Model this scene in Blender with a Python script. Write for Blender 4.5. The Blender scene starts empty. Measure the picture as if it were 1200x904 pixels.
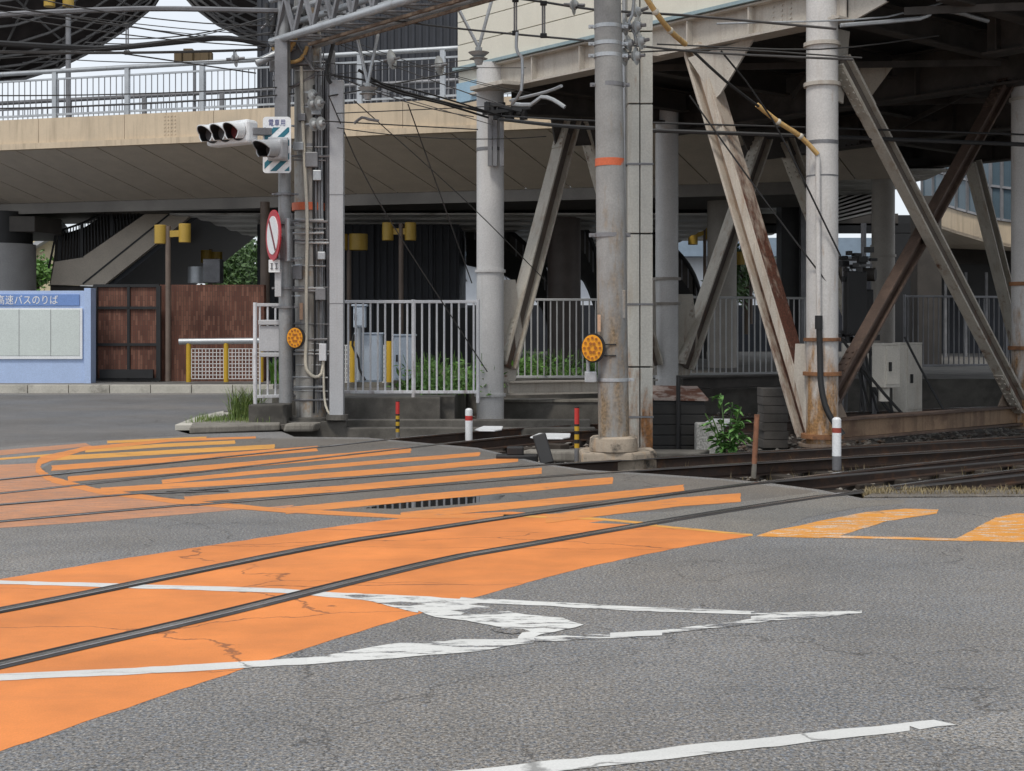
import bpy, bmesh, math, random
from mathutils import Vector, Matrix
from mathutils.geometry import tessellate_polygon
random.seed(7)
S = bpy.context.scene
COL = S.collection
V = Vector
R = math.radians
F, CX, HY, EYE = 1600.0, 600.0, 385.0, 1.55

def at(px, py, Y):
    return V(((px - CX) * Y / F, Y, EYE + (HY - py) * Y / F))
def gr(px, py, z=0.0):
    Y = F * (EYE - z) / (py - HY)
    return V(((px - CX) * Y / F, Y, z))

# ------------------------------------------------------------------ materials
class NT:
    def __init__(s, name):
        s.m = bpy.data.materials.new(name); s.m.use_nodes = True
        s.t = s.m.node_tree; s.n = s.t.nodes; s.l = s.t.links
        s.b = s.n['Principled BSDF']
        s.pos = s.n.new('ShaderNodeNewGeometry').outputs['Position']
    def link(s, a, b): s.l.new(a, b)
    def noise(s, scale, detail=4, rough=.55, vec=None, dist=0):
        x = s.n.new('ShaderNodeTexNoise'); x.inputs['Scale'].default_value = scale
        x.inputs['Detail'].default_value = detail; x.inputs['Roughness'].default_value = rough
        x.inputs['Distortion'].default_value = dist
        s.link(vec if vec is not None else s.pos, x.inputs['Vector']); return x.outputs['Fac']
    def stretch(s, sx, sy, sz):
        x = s.n.new('ShaderNodeVectorMath'); x.operation = 'MULTIPLY'
        s.link(s.pos, x.inputs[0]); x.inputs[1].default_value = (sx, sy, sz); return x.outputs[0]
    def ramp(s, fac, lo, hi, a=0.0, b=1.0):
        x = s.n.new('ShaderNodeMapRange'); x.inputs[1].default_value = lo; x.inputs[2].default_value = hi
        x.inputs[3].default_value = a; x.inputs[4].default_value = b; x.clamp = True
        s.link(fac, x.inputs[0]); return x.outputs[0]
    def math(s, op, a, b=None):
        x = s.n.new('ShaderNodeMath'); x.operation = op
        for i, v in enumerate((a, b)):
            if v is None: continue
            if isinstance(v, (int, float)): x.inputs[i].default_value = v
            else: s.link(v, x.inputs[i])
        return x.outputs[0]
    def mix(s, fac, a, b, mode='MIX'):
        x = s.n.new('ShaderNodeMix'); x.data_type = 'RGBA'; x.blend_type = mode
        if isinstance(fac, (int, float)): x.inputs[0].default_value = fac
        else: s.link(fac, x.inputs[0])
        for i, v in ((6, a), (7, b)):
            if isinstance(v, tuple): x.inputs[i].default_value = (v[0], v[1], v[2], 1)
            else: s.link(v, x.inputs[i])
        return x.outputs[2]
    def grey(s, fac):
        x = s.n.new('ShaderNodeCombineColor')
        for i in range(3): s.link(fac, x.inputs[i])
        return x.outputs[0]
    def bump(s, h, strength, dist=.01):
        x = s.n.new('ShaderNodeBump'); x.inputs['Strength'].default_value = strength
        x.inputs['Distance'].default_value = dist; s.link(h, x.inputs['Height'])
        s.link(x.outputs[0], s.b.inputs['Normal'])
    def z(s):
        x = s.n.new('ShaderNodeSeparateXYZ'); s.link(s.pos, x.inputs[0]); return x.outputs
    def out(s, col, rough, metal=0.0):
        if isinstance(col, tuple): s.b.inputs['Base Color'].default_value = (*col, 1)
        else: s.link(col, s.b.inputs['Base Color'])
        if isinstance(rough, (int, float)): s.b.inputs['Roughness'].default_value = rough
        else: s.link(rough, s.b.inputs['Roughness'])
        s.b.inputs['Metallic'].default_value = metal
        return s.m

def mat(name, col, rough=.6, metal=0.0, var=.14, vs=2.5, fine=.1, fs=45, bump=.15, bs=60,
        stain=None, rust=None, streak=None):
    t = NT(name)
    k = t.math('MULTIPLY', t.ramp(t.noise(vs, 5), .3, .7, 1 - var, 1 + var),
               t.ramp(t.noise(fs, 3), .3, .7, 1 - fine, 1 + fine))
    c = t.mix(1.0, col, t.grey(k), 'MULTIPLY')
    if streak:            # (colour, lo, hi, amount): dirt runs down the face
        f = t.ramp(t.noise(1.0, 5, .6, t.stretch(9, 9, .7)), streak[1], streak[2], 0, streak[3])
        c = t.mix(f, c, streak[0])
    if stain:             # (colour, scale, lo, hi)
        f = t.ramp(t.noise(stain[1], 7, .65), stain[2], stain[3])
        c = t.mix(f, c, stain[0])
    if rust:              # (colour, z0, z1, bias): rust that climbs from the foot
        zz = t.ramp(t.z()[2], rust[1], rust[2], rust[3], 0)
        n = t.noise(1.0, 6, .65, t.stretch(7, 7, 1.6))
        f = t.ramp(t.math('ADD', n, zz), .62, .86)
        rc = t.mix(t.ramp(t.noise(30, 4), .35, .65), rust[0], tuple(v * .45 for v in rust[0]))
        c = t.mix(f, c, rc)
    if bump: t.bump(t.noise(bs, 4), bump, .006)
    return t.out(c, rough, metal)

def asphalt(name, base, paint=None, wear=(.3, .36), crack=.5, spec=1.0, pv=.1):
    t = NT(name)
    k = t.math('MULTIPLY', t.ramp(t.noise(.42, 7, .62), .3, .7, .76, 1.2), t.ramp(t.noise(62, 4, .85), .38, .62, 1 - .80 * min(spec, 1.1), 1 + 1.0 * spec))
    k = t.math('MULTIPLY', k, t.ramp(t.noise(3.2, 6, .7), .3, .7, .9, 1.1))
    hue = t.mix(t.ramp(t.noise(.33, 5, .6), .38, .62), tuple(base[i] * (.90, .97, 1.06)[i] for i in range(3)), tuple(base[i] * (1.04, 1.0, .95)[i] for i in range(3)))
    hue = t.mix(t.ramp(t.noise(48, 2, .5), .40, .62, 0, .75 * min(1, spec)), hue, tuple(base[i] * (1.18, 1.04, .86)[i] for i in range(3)))
    hue = t.mix(t.ramp(t.noise(41, 2, .5), .55, .70, 0, .8 * min(1, spec)), hue, tuple(base[i] * (.72, .86, 1.08)[i] for i in range(3)))
    a = t.mix(1.0, hue, t.grey(k), 'MULTIPLY')
    vo = t.n.new('ShaderNodeTexVoronoi'); vo.inputs['Scale'].default_value = 55
    t.link(t.pos, vo.inputs['Vector'])
    sp = t.ramp(vo.outputs['Distance'], .14, .30, .62 * spec, 0)
    a = t.mix(sp, a, (.48, .455, .42))
    dk = t.ramp(t.noise(38, 3, .7), .60, .70, 0, .6 * spec); a = t.mix(dk, a, (.045, .042, .04))
    # cracks
    nv = t.n.new('ShaderNodeTexNoise'); nv.inputs['Scale'].default_value = 1.9; nv.inputs['Detail'].default_value = 7
    nv.inputs['Roughness'].default_value = .56
    t.link(t.pos, nv.inputs['Vector'])
    ad = t.n.new('ShaderNodeVectorMath'); ad.operation = 'MULTIPLY_ADD'
    t.link(nv.outputs['Color'], ad.inputs[0]); ad.inputs[1].default_value = (1.1, 1.1, 0)
    mp = t.n.new('ShaderNodeMapping'); t.link(t.pos, mp.inputs[0]); t.link(mp.outputs[0], ad.inputs[2])
    if paint: mp.inputs['Rotation'].default_value = (0, 0, R(-48)); mp.inputs['Scale'].default_value = (.35, 1.7, 1); ad.inputs[1].default_value = (.45, .45, 0)
    ve = t.n.new('ShaderNodeTexVoronoi'); ve.feature = 'DISTANCE_TO_EDGE'; ve.inputs['Scale'].default_value = .5
    t.link(ad.outputs[0], ve.inputs['Vector'])
    cm = t.ramp(ve.outputs['Distance'], .0012, .0048, 1, 0)
    cm = t.math('MULTIPLY', cm, t.ramp(t.noise(.8, 4), 1 - crack - .06, 1 - crack + .06))
    if paint:
        pc = t.mix(1.0, paint, t.grey(t.math('MULTIPLY', t.ramp(t.noise(1.3, 6, .6), .3, .7, 1 - pv, 1 + pv), t.ramp(t.noise(120, 3), .3, .7, .93, 1.07))), 'MULTIPLY')
        gm = t.ramp(t.noise(1.1, 7, .65, mp.outputs[0]), .50, .72, 0, .30); pc = t.mix(gm, pc, tuple(v * .52 + .03 for v in paint))
        w = t.ramp(t.noise(7, 10, .72, t.stretch(.55, 2.2, 1)), wear[0], wear[1])
        a = t.mix(w, a, pc)
    a = t.mix(t.math('MULTIPLY', cm, .58), a, (.028, .024, .022))
    h = t.math('ADD', t.noise(190, 3, .7), t.math('MULTIPLY', cm, -2.0))
    t.bump(h, .35 if not paint else .22, .006)
    return t.out(a, .86 if not paint else .7)

RU = (.17, .065, .03)
m_asph = asphalt('asphalt', (.155, .153, .153), crack=.54)
m_asph_old = asphalt('asphalt_left', (.125, .124, .127), crack=.5, spec=.6)
m_patch = asphalt('asphalt_patch', (.165, .155, .14), crack=.3, spec=.7)
m_dirtroad = asphalt('asphalt_dirty', (.13, .118, .105), crack=.6, spec=.6)
m_orange = asphalt('orange_paint', (.12, .11, .11), (.66, .215, .05), (.27, .33), crack=.64, pv=.2)
m_orange_line = asphalt('orange_line', (.12, .11, .11), (.65, .235, .056), (.32, .45), crack=.4)
m_yellow_line = asphalt('yellow_line', (.12, .11, .11), (.66, .32, .065), (.33, .45), crack=.4)
m_orange_worn = asphalt('orange_worn', (.19, .15, .13), (.54, .235, .11), (.26, .60), crack=.45, pv=.14)
m_white_line = asphalt('white_line', (.13, .13, .135), (.60, .60, .585), (.34, .41), crack=.55, pv=.05)
m_white_worn = asphalt('white_line_worn', (.13, .13, .135), (.64, .64, .62), (.41, .48), crack=.5, pv=.05)
m_white_gone = asphalt('white_line_gone', (.13, .13, .135), (.64, .64, .62), (.48, .54), crack=.5, pv=.05)
m_yel_worn = asphalt('yellow_worn', (.46, .43, .38), (.68, .285, .04), (.40, .50), crack=.45)
m_seal = mat('rail_sealant', (.035, .033, .034), .75, var=.25, fine=.25, stain=((.14, .12, .10), 3, .58, .75))
m_steelrail = mat('rail_steel', (.50, .495, .49), .22, .9, stain=((.16, .12, .10), 5, .62, .75))
m_rustrail = mat('rail_rust', (.052, .034, .027), .65, .1, stain=((.11, .055, .03), 6, .5, .7))
m_sleeper = mat('sleeper_wood', (.055, .044, .036), .9, var=.35)
def ballast():
    t = NT('ballast')
    vo = t.n.new('ShaderNodeTexVoronoi'); vo.inputs['Scale'].default_value = 16; t.link(t.pos, vo.inputs['Vector'])
    sp = t.n.new('ShaderNodeSeparateColor'); t.link(vo.outputs['Color'], sp.inputs[0])
    k = t.math('MULTIPLY', t.ramp(sp.outputs[0], 0, 1, .45, 1.35), t.ramp(vo.outputs['Distance'], 0, .6, 1.1, .35))
    c = t.mix(t.ramp(t.noise(.7, 5), .4, .62), (.13, .085, .062), (.20, .185, .165))
    c = t.mix(1.0, c, t.grey(k), 'MULTIPLY')
    t.bump(t.math('MULTIPLY', vo.outputs['Distance'], -1), .9, .03)
    return t.out(c, .9)
m_ballast = ballast()
m_stone = mat('ballast_stone', (.22, .205, .185), .9, var=.35, vs=9, stain=((.12, .075, .05), 2, .5, .6))
m_conc = mat('concrete', (.215, .20, .175), .9, var=.18, stain=((.10, .09, .075), 1.3, .5, .72), streak=((.08, .07, .06), .52, .75, .7))
m_concdark = mat('concrete_dark', (.12, .112, .10), .9, var=.25, stain=((.05, .047, .042), 1.6, .45, .7))
m_kerb = mat('kerb_stone', (.46, .44, .39), .9, var=.12, stain=((.16, .15, .13), 2, .55, .75))
m_pave = mat('pavement_slabs', (.16, .155, .15), .9, var=.15)
m_pole = mat('pole_concrete', (.265, .265, .26), .75, var=.16, fine=.1, streak=((.15, .155, .16), .55, .8, .5), stain=((.17, .175, .18), 1.0, .55, .72), rust=((.30, .215, .13), .3, 4.2, .27))
m_polel = mat('pole_concrete_dark', (.33, .32, .30), .8, var=.22, streak=((.12, .105, .09), .5, .66, .85), stain=((.30, .21, .13), 1.6, .56, .66))
m_galv = mat('galvanised_steel', (.42, .44, .46), .42, .5, var=.15, streak=((.20, .16, .13), .6, .8, .6))
m_tube = mat('dirty_galvanised', (.275, .28, .285), .5, .35, var=.2, streak=((.13, .115, .10), .52, .75, .7), stain=((.20, .15, .11), 1.3, .58, .7))
m_rustcollar = mat('rusty_collar', (.25, .115, .05), .75, 0, var=.3, stain=((.10, .045, .025), 6, .5, .65))
m_groove = mat('flange_groove', (.012, .011, .011), .9, bump=0)
m_galvdark = mat('galvanised_dark', (.20, .20, .21), .5, .45, var=.25)
m_white = mat('white_steel', (.62, .63, .66), .45, 0, var=.05, streak=((.40, .36, .32), .6, .82, .5), rust=(RU, .0, 1.2, .22))
m_colwhite = mat('column_paint', (.57, .555, .54), .5, 0, var=.06, streak=((.36, .31, .26), .58, .8, .5), rust=((.42, .235, .10), -.1, 2.3, .42))
m_colclean = mat('column_paint_clean', (.57, .565, .56), .5, 0, var=.05, streak=((.42, .40, .37), .6, .85, .5))
m_coltan = mat('column_tan', (.30, .275, .245), .6, 0, var=.1)
m_beige = mat('steel_beige', (.47, .435, .385), .55, 0, var=.1, streak=((.27, .20, .15), .52, .78, .6), stain=((.20, .11, .07), 3, .66, .74))
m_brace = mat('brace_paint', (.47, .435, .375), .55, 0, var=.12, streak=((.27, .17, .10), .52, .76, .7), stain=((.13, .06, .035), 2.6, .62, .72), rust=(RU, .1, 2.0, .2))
m_bracerust = mat('brace_rusty', (.50, .45, .385), .6, 0, var=.1, streak=((.33, .20, .12), .5, .75, .7), rust=((.20, .075, .035), .2, 3.4, .22))
m_shadedweb = mat('brace_web', (.12, .10, .085), .6, 0, var=.15, streak=((.13, .085, .055), .5, .75, .7), rust=(RU, .1, 2.4, .25))  # recess shade and dirt put into the web's dark base colour
m_footing = mat('footing_concrete', (.36, .30, .235), .9, var=.2, stain=((.07, .06, .05), 3.2, .50, .60), streak=((.42, .25, .12), .55, .7, .6))
m_rustface = mat('rusty_face', (.45, .385, .32), .6, 0, var=.1, streak=((.30, .17, .10), .52, .75, .6), rust=((.135, .05, .03), 1.0, 5.2, .55))
m_rustweb = mat('rusty_web', (.43, .33, .25), .6, 0, var=.12, streak=((.30, .19, .12), .5, .75, .6), rust=((.125, .05, .032), .3, 4.6, .42))
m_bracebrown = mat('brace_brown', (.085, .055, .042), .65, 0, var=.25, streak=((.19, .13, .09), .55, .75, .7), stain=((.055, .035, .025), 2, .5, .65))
m_tieweb = mat('tie_web', (.27, .175, .105), .6, 0, var=.25, streak=((.11, .06, .035), .5, .7, .8), stain=((.15, .085, .05), 1.6, .5, .62))
m_tie = mat('tie_beam', (.22, .17, .13), .65, 0, var=.2, streak=((.10, .055, .035), .45, .65, .8), stain=((.36, .27, .19), 1.2, .58, .75))
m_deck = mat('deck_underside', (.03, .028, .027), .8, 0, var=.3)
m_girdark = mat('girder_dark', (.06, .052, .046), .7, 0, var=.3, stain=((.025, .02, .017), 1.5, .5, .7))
m_clad = mat('cream_cladding', (.66, .63, .54), .55, 0, var=.04, fine=.04, streak=((.50, .46, .38), .6, .8, .5))
m_sill = mat('grey_blue_sill', (.26, .35, .38), .5, 0, var=.1)
m_blue = mat('pale_blue_steel', (.30, .45, .57), .5, 0, var=.08)
m_fascia = mat('beige_fascia', (.57, .46, .33), .6, 0, var=.05, fine=.05, streak=((.36, .285, .20), .48, .74, .7), stain=((.47, .39, .29), .5, .5, .65))
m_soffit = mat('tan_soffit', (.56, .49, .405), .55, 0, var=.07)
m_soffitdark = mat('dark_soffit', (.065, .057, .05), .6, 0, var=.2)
m_navy = mat('navy_cladding', (.024, .027, .036), .55, 0, var=.15)
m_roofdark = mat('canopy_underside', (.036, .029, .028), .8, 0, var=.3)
m_truss = mat('truss_steel', (.17, .165, .165), .6, .2, var=.2)
m_silver = mat('silver_slats', (.60, .59, .56), .35, .15, var=.3, vs=.7, stain=((.30, .28, .25), 1.0, .5, .7))
m_dark = mat('black_metal', (.011, .011, .012), .5, 0, var=.3)
m_rubber = mat('black_cable', (.015, .015, .016), .6, 0, var=.2, bump=0)
m_wire = mat('wire_grey', (.06, .058, .057), .5, .4, var=.2, bump=0)
m_ceramic = mat('insulator_ceramic', (.37, .385, .39), .18, 0, var=.08, bump=0)
m_tan = mat('tan_tube', (.56, .36, .14), .55, 0, var=.15, stain=((.30, .16, .05), 8, .55, .7))
m_cream = mat('cream_cable', (.60, .56, .47), .5, 0, var=.08)
m_yel = mat('yellow_lamp', (.40, .26, .04), .5, 0, var=.1)
m_yelpost = mat('yellow_post', (.50, .31, .02), .5, 0, var=.1)
m_brownpost = mat('brown_post', (.135, .10, .08), .55, 0, var=.2)
m_boardblue = mat('board_blue', (.40, .51, .74), .45, 0, var=.04, stain=((.30, .39, .58), 1.1, .6, .75))
m_boarddeep = mat('board_deep_blue', (.16, .27, .56), .4, 0, var=.05)
m_boardglass = mat('board_glass', (.57, .62, .60), .12, 0, var=.06, vs=.8, bump=0)
m_textwhite = mat('letter_white', (.80, .80, .80), .5, 0, var=.03, bump=0)
m_signwhite = mat('sign_white', (.74, .76, .78), .35, 0, var=.04, bump=0, streak=((.55, .52, .48), .62, .8, .4))
m_signteal = mat('sign_teal', (.012, .135, .19), .4, 0, var=.06, bump=0)
m_signred = mat('sign_red', (.42, .022, .035), .4, 0, var=.08, bump=0)
m_signblue = mat('sign_navy', (.05, .06, .22), .4, 0, var=.08, bump=0)
m_grey = mat('grey_panel', (.42, .43, .45), .5, 0, var=.06, streak=((.30, .27, .24), .6, .8, .5))
m_cab = mat('cabinet_paint', (.50, .57, .66), .5, 0, var=.04)
m_cabwarm = mat('cabinet_cream', (.60, .57, .51), .5, 0, var=.06, streak=((.36, .27, .18), .58, .8, .5))
m_reflect = mat('amber_reflector', (.80, .34, .012), .25, 0, var=.08, bump=0)
m_plate = mat('number_plate', (.52, .33, .22), .5, 0, var=.1, bump=0)
m_orangeband = mat('orange_band', (.55, .12, .045), .5, 0, var=.1)
m_redpost = mat('post_red', (.50, .035, .03), .5, 0, var=.15)
m_redworn = mat('post_red_worn', (.33, .06, .04), .6, 0, var=.25)
m_leaf = None
def leafmat(name, a, b):
    t = NT(name)
    oi = t.n.new('ShaderNodeTexWhiteNoise'); oi.noise_dimensions = '3D'
    sn = t.n.new('ShaderNodeVectorMath'); sn.operation = 'SNAP'; t.link(t.pos, sn.inputs[0]); sn.inputs[1].default_value = (.05, .05, .05)
    t.link(sn.outputs[0], oi.inputs['Vector'])
    c = t.mix(oi.outputs['Value'], a, b)
    t.b.inputs['Subsurface Weight'].default_value = 0
    return t.out(c, .5)
m_leaf = leafmat('leaf_green', (.05, .13, .02), (.13, .27, .04))
m_leafdark = leafmat('leaf_dark', (.03, .07, .015), (.07, .14, .03))
m_grass = leafmat('grass_blades', (.07, .13, .025), (.20, .26, .07))
m_dry = leafmat('dry_weeds', (.16, .12, .06), (.30, .24, .12))
m_bark = mat('bark', (.10, .075, .055), .9)
m_lens = mat('signal_lens', (.11, .105, .11), .18, 0, var=.1, bump=0)
m_lensred = mat('signal_lens_red', (.13, .03, .032), .18, 0, var=.1, bump=0)
m_farwhite = mat('far_white_wall', (.66, .69, .74), .6, 0, var=.05)
m_farblue = mat('far_blue_roof', (.20, .26, .33), .5, 0, var=.1)
m_cream2 = mat('far_cream_wall', (.60, .52, .34), .7, 0, var=.06)
def brick():
    t = NT('brick_wall')
    x = t.z()
    cb = t.n.new('ShaderNodeCombineXYZ')
    t.link(x[2], cb.inputs[0]); t.link(x[0], cb.inputs[1])
    b = t.n.new('ShaderNodeTexBrick'); t.link(cb.outputs[0], b.inputs['Vector'])
    b.inputs['Scale'].default_value = 1.0; b.inputs['Brick Width'].default_value = .25; b.inputs['Row Height'].default_value = .062
    b.inputs['Mortar Size'].default_value = .006; b.inputs['Bias'].default_value = -.25
    b.inputs['Color1'].default_value = (.115, .043, .028, 1); b.inputs['Color2'].default_value = (.225, .105, .07, 1); b.squash = 1; b.offset_frequency = 2
    b.inputs['Mortar'].default_value = (.075, .045, .036, 1)
    c = t.mix(1.0, b.outputs['Color'], t.grey(t.ramp(t.noise(2, 5), .3, .7, .8, 1.2)), 'MULTIPLY')
    t.bump(b.outputs['Fac'], -.4, .01)
    return t.out(c, .85)
m_brick = brick()
def glass(name, tint, rough=.05):
    t = NT(name)
    t.b.inputs['Base Color'].default_value = (*tint, 1); t.b.inputs['Roughness'].default_value = rough
    t.b.inputs['Specular IOR Level'].default_value = .8
    return t.m
m_glassblue = mat('blue_glazing', (.09, .13, .16), .1, 0, var=.2, vs=.7, bump=0)
m_gateglass = mat('gate_smoked_panel', (.05, .038, .035), .15, 0, var=.2, bump=0)
def water():
    t = NT('puddle_water')
    t.b.inputs['Base Color'].default_value = (.03, .03, .03, 1); t.b.inputs['Roughness'].default_value = .03
    t.b.inputs['Specular IOR Level'].default_value = 1.0
    t.b.inputs['IOR'].default_value = 1.5
    return t.m
m_water = water()

# ------------------------------------------------------------------ builders
class MB:
    def __init__(s): s.bm = bmesh.new()
    def _v(s, pts): return [s.bm.verts.new(p) for p in pts]
    def face(s, vs):
        try: return s.bm.faces.new(vs)
        except ValueError: return None
    def hexa(s, a, b):      # two quads, matching corners
        A, B = s._v(a), s._v(b); n = len(A)
        s.face(A[::-1]); s.face(B)
        for i in range(n): s.face([A[i], A[(i + 1) % n], B[(i + 1) % n], B[i]])
        return s
    def box(s, c, size, rz=0.0):
        c = V(c); hx, hy, hz = size[0] / 2, size[1] / 2, size[2] / 2
        m = Matrix.Rotation(rz, 3, 'Z')
        q = [m @ V(p) for p in ((-hx, -hy, 0), (hx, -hy, 0), (hx, hy, 0), (-hx, hy, 0))]
        return s.hexa([c + p - V((0, 0, hz)) for p in q], [c + p + V((0, 0, hz)) for p in q])
    def bar(s, p0, p1, w, h, n=V((0, 1, 0))):   # w along n, h across
        p0, p1 = V(p0), V(p1); ax = (p1 - p0).normalized()
        n = (V(n) - ax * V(n).dot(ax))
        if n.length < 1e-6: n = ax.orthogonal()
        n.normalize(); m = ax.cross(n)
        o = [n * (a * w / 2) + m * (b * h / 2) for a, b in ((-1, -1), (1, -1), (1, 1), (-1, 1))]
        return s.hexa([p0 + x for x in o], [p1 + x for x in o])
    def hbeam(s, p0, p1, w, h, n, tf=.028, tw=.022):
        p0, p1 = V(p0), V(p1); ax = (p1 - p0).normalized()
        n = (V(n) - ax * V(n).dot(ax)).normalized(); m = ax.cross(n)
        for sg in (-1, 1):
            o = m * (sg * (h - tf) / 2)
            s.bar(p0 + o, p1 + o, w, tf, n)
        s.bar(p0, p1, tw, h - 2 * tf - .004, n)
        return s
    def tube(s, pts, r, seg=8, cap=True):
        pts = [V(p) for p in pts]; rings = []
        prev = None
        for i, p in enumerate(pts):
            d = (pts[min(i + 1, len(pts) - 1)] - pts[max(i - 1, 0)]).normalized()
            if prev is None: u = d.orthogonal().normalized()
            else:
                u = prev - d * prev.dot(d)
                u = u.normalized() if u.length > 1e-6 else d.orthogonal().normalized()
            prev = u; w = d.cross(u)
            rr = r[i] if isinstance(r, (list, tuple)) else r
            rings.append(s._v([p + (u * math.cos(2 * math.pi * k / seg) + w * math.sin(2 * math.pi * k / seg)) * rr for k in range(seg)]))
        for a, b in zip(rings, rings[1:]):
            for k in range(seg): s.face([a[k], a[(k + 1) % seg], b[(k + 1) % seg], b[k]])
        if cap: s.face(rings[0][::-1]); s.face(rings[-1])
        for f in s.bm.faces: f.smooth = True if len(f.verts) == 4 and seg >= 8 and f.smooth is False and False else f.smooth
        return s
    def cyl(s, p0, p1, r, seg=24, r1=None):
        return s.tube([p0, p1], [r, r if r1 is None else r1], seg)
    def prism(s, pts, ext):
        pts = [V(p) for p in pts]; ext = V(ext)
        A = s._v(pts); B = s._v([p + ext for p in pts]); n = len(A)
        if n <= 4: s.face(A[::-1]); s.face(B)
        else:
            for t in tessellate_polygon([pts]): s.face([A[t[0]], A[t[2]], A[t[1]]]); s.face([B[k] for k in t])
        for i in range(n): s.face([A[i], A[(i + 1) % n], B[(i + 1) % n], B[i]])
        return s
    def sheet(s, pts):
        pts = [V(p) for p in pts]; A = s._v(pts)
        for t in tessellate_polygon([pts]):
            f = s.face([A[k] for k in t])
            if f:
                f.normal_update()
                if f.normal.z < 0: f.normal_flip()
        return s
    def disc(s, c, n, r, t, seg=32, sx=1.0):
        c, n = V(c), V(n).normalized(); u = V((0, 0, 1)).cross(n)
        u = u.normalized() if u.length > 1e-5 else V((1, 0, 0)); w = n.cross(u)
        ring = [c + u * (math.cos(2 * math.pi * k / seg) * r * sx) + w * (math.sin(2 * math.pi * k / seg) * r) for k in range(seg)]
        return s.prism([p - n * (t / 2) for p in ring], n * t)
    def ball(s, c, r, sub=2, sq=(1, 1, 1)):
        q = bmesh.ops.create_icosphere(s.bm, subdivisions=sub, radius=r)
        for v in q['verts']: v.co = V(c) + V((v.co.x * sq[0], v.co.y * sq[1], v.co.z * sq[2]))
        return s
    def build(s, name, m, parent=None, bevel=0, smooth=False, **kw):
        bmesh.ops.recalc_face_normals(s.bm, faces=s.bm.faces[:])
        me = bpy.data.meshes.new(name); s.bm.to_mesh(me); s.bm.free()
        if m: me.materials.append(m)
        if smooth:
            for p in me.polygons: p.use_smooth = True
            try: me.set_sharp_from_angle(angle=R(40))
            except Exception: pass
        o = bpy.data.objects.new(name, me); COL.objects.link(o)
        if parent: adopt(o, parent)
        if bevel:
            b = o.modifiers.new('bevel', 'BEVEL'); b.width = bevel; b.segments = 2; b.limit_method = 'ANGLE'; b.angle_limit = R(35)
        for k, v in kw.items(): o[k] = v
        return o
def world_loc(o):
    l = V((0, 0, 0))
    while o: 
        l = l + o.location + (o.matrix_parent_inverse.translation if o.parent else V((0, 0, 0))); o = o.parent
    return l
def adopt(o, parent):
    o.parent = parent
    o.matrix_parent_inverse = Matrix.Translation(-world_loc(parent))
def thing(name, label, cat, loc, group=None):
    o = bpy.data.objects.new(name, None); COL.objects.link(o); o.location = V(loc); o.empty_display_size = .2
    o['label'] = label; o['category'] = cat
    if group: o['group'] = group
    return o
def tag(o, label, cat, group=None):
    o['label'] = label; o['category'] = cat
    if group: o['group'] = group
    return o
def kids(o): return [c for c in COL.objects if c.parent == o]
def copy_tree(o, shift=None, parent=None, label=None):
    c = o.copy(); COL.objects.link(c)
    ch = kids(o)
    if parent: c.parent = parent
    if shift is not None: c.location = o.location + V(shift)
    if label: c['label'] = label
    for k in ch: copy_tree(k, parent=c)
    return c
def catenary(p0, p1, sag, n=14):
    p0, p1 = V(p0), V(p1)
    return [p0.lerp(p1, i / n) - V((0, 0, sag * 4 * (i / n) * (1 - i / n))) for i in range(n + 1)]
def smoothpath(pts, step=.35):
    out = []
    P = [pts[0] * 2 - pts[1]] + list(pts) + [pts[-1] * 2 - pts[-2]]
    for i in range(1, len(P) - 2):
        a, b, c, d = P[i - 1], P[i], P[i + 1], P[i + 2]
        n = max(2, int((c - b).length / step))
        for k in range(n):
            t = k / n
            out.append(.5 * ((2 * b) + (c - a) * t + (2 * a - 5 * b + 4 * c - d) * t * t + (3 * b - a - 3 * c + d) * t ** 3))
    out.append(P[-2]); return out
def text_mesh(name, body, m, parent, origin, ux, uz, size, depth=.004, spacing=1.0):
    cu = bpy.data.curves.new(name, 'FONT'); cu.body = body; cu.size = 1.0; cu.extrude = .01; cu.space_character = spacing
    cu.align_x = 'CENTER'; cu.align_y = 'CENTER'
    tmp = bpy.data.objects.new('tmp', cu); COL.objects.link(tmp)
    bpy.context.view_layer.update()
    me = bpy.data.meshes.new_from_object(tmp.evaluated_get(bpy.context.evaluated_depsgraph_get()))
    bpy.data.objects.remove(tmp)
    ux, uz = V(ux).normalized(), V(uz).normalized(); un = ux.cross(uz)
    xs = [v.co.x for v in me.vertices]; ys = [v.co.y for v in me.vertices]
    cx, cy, w, h = (max(xs) + min(xs)) / 2, (max(ys) + min(ys)) / 2, max(xs) - min(xs), max(ys) - min(ys)
    for v in me.vertices:
        x, y, z = v.co
        v.co = V(origin) + ux * ((x - cx) / w * size[0]) + uz * ((y - cy) / h * size[1]) + un * (z / .01 * depth / 2)
    me.materials.clear(); me.materials.append(m); me.name = name
    o = bpy.data.objects.new(name, me); COL.objects.link(o)
    if parent: adopt(o, parent)
    return o
# ------------------------------------------------------------------ ground
def structure(o): o['kind'] = 'structure'; return o
def flat(name, px, z, m, jit=.005, **kw):
    P = [gr(x, y, 0) for x, y in px]; out = []
    rg = random.Random(int(abs(px[0][0] * 7 + px[0][1] * 13)))
    for a, b in zip(P, P[1:] + P[:1]):      # hand-laid edges are never dead straight
        n = max(1, min(160, int((b - a).length / .07))) if jit else 1
        t = (b - a).normalized() if (b - a).length > 1e-6 else V((1, 0, 0)); nn = V((-t.y, t.x, 0)); w = 0
        for k in range(n):
            w = w * .6 + rg.gauss(0, jit) * .8
            out.append(a.lerp(b, k / n) + (nn * w if k else V((0, 0, 0))) + V((0, 0, z * .25)))
    return structure(MB().sheet(out).build(name, m, **kw))
g = MB(); g.sheet([(-300, -60, -.24), (300, -60, -.24), (300, 500, -.24), (-300, 500, -.24)])
structure(g.build('ground', m_ballast))
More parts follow.
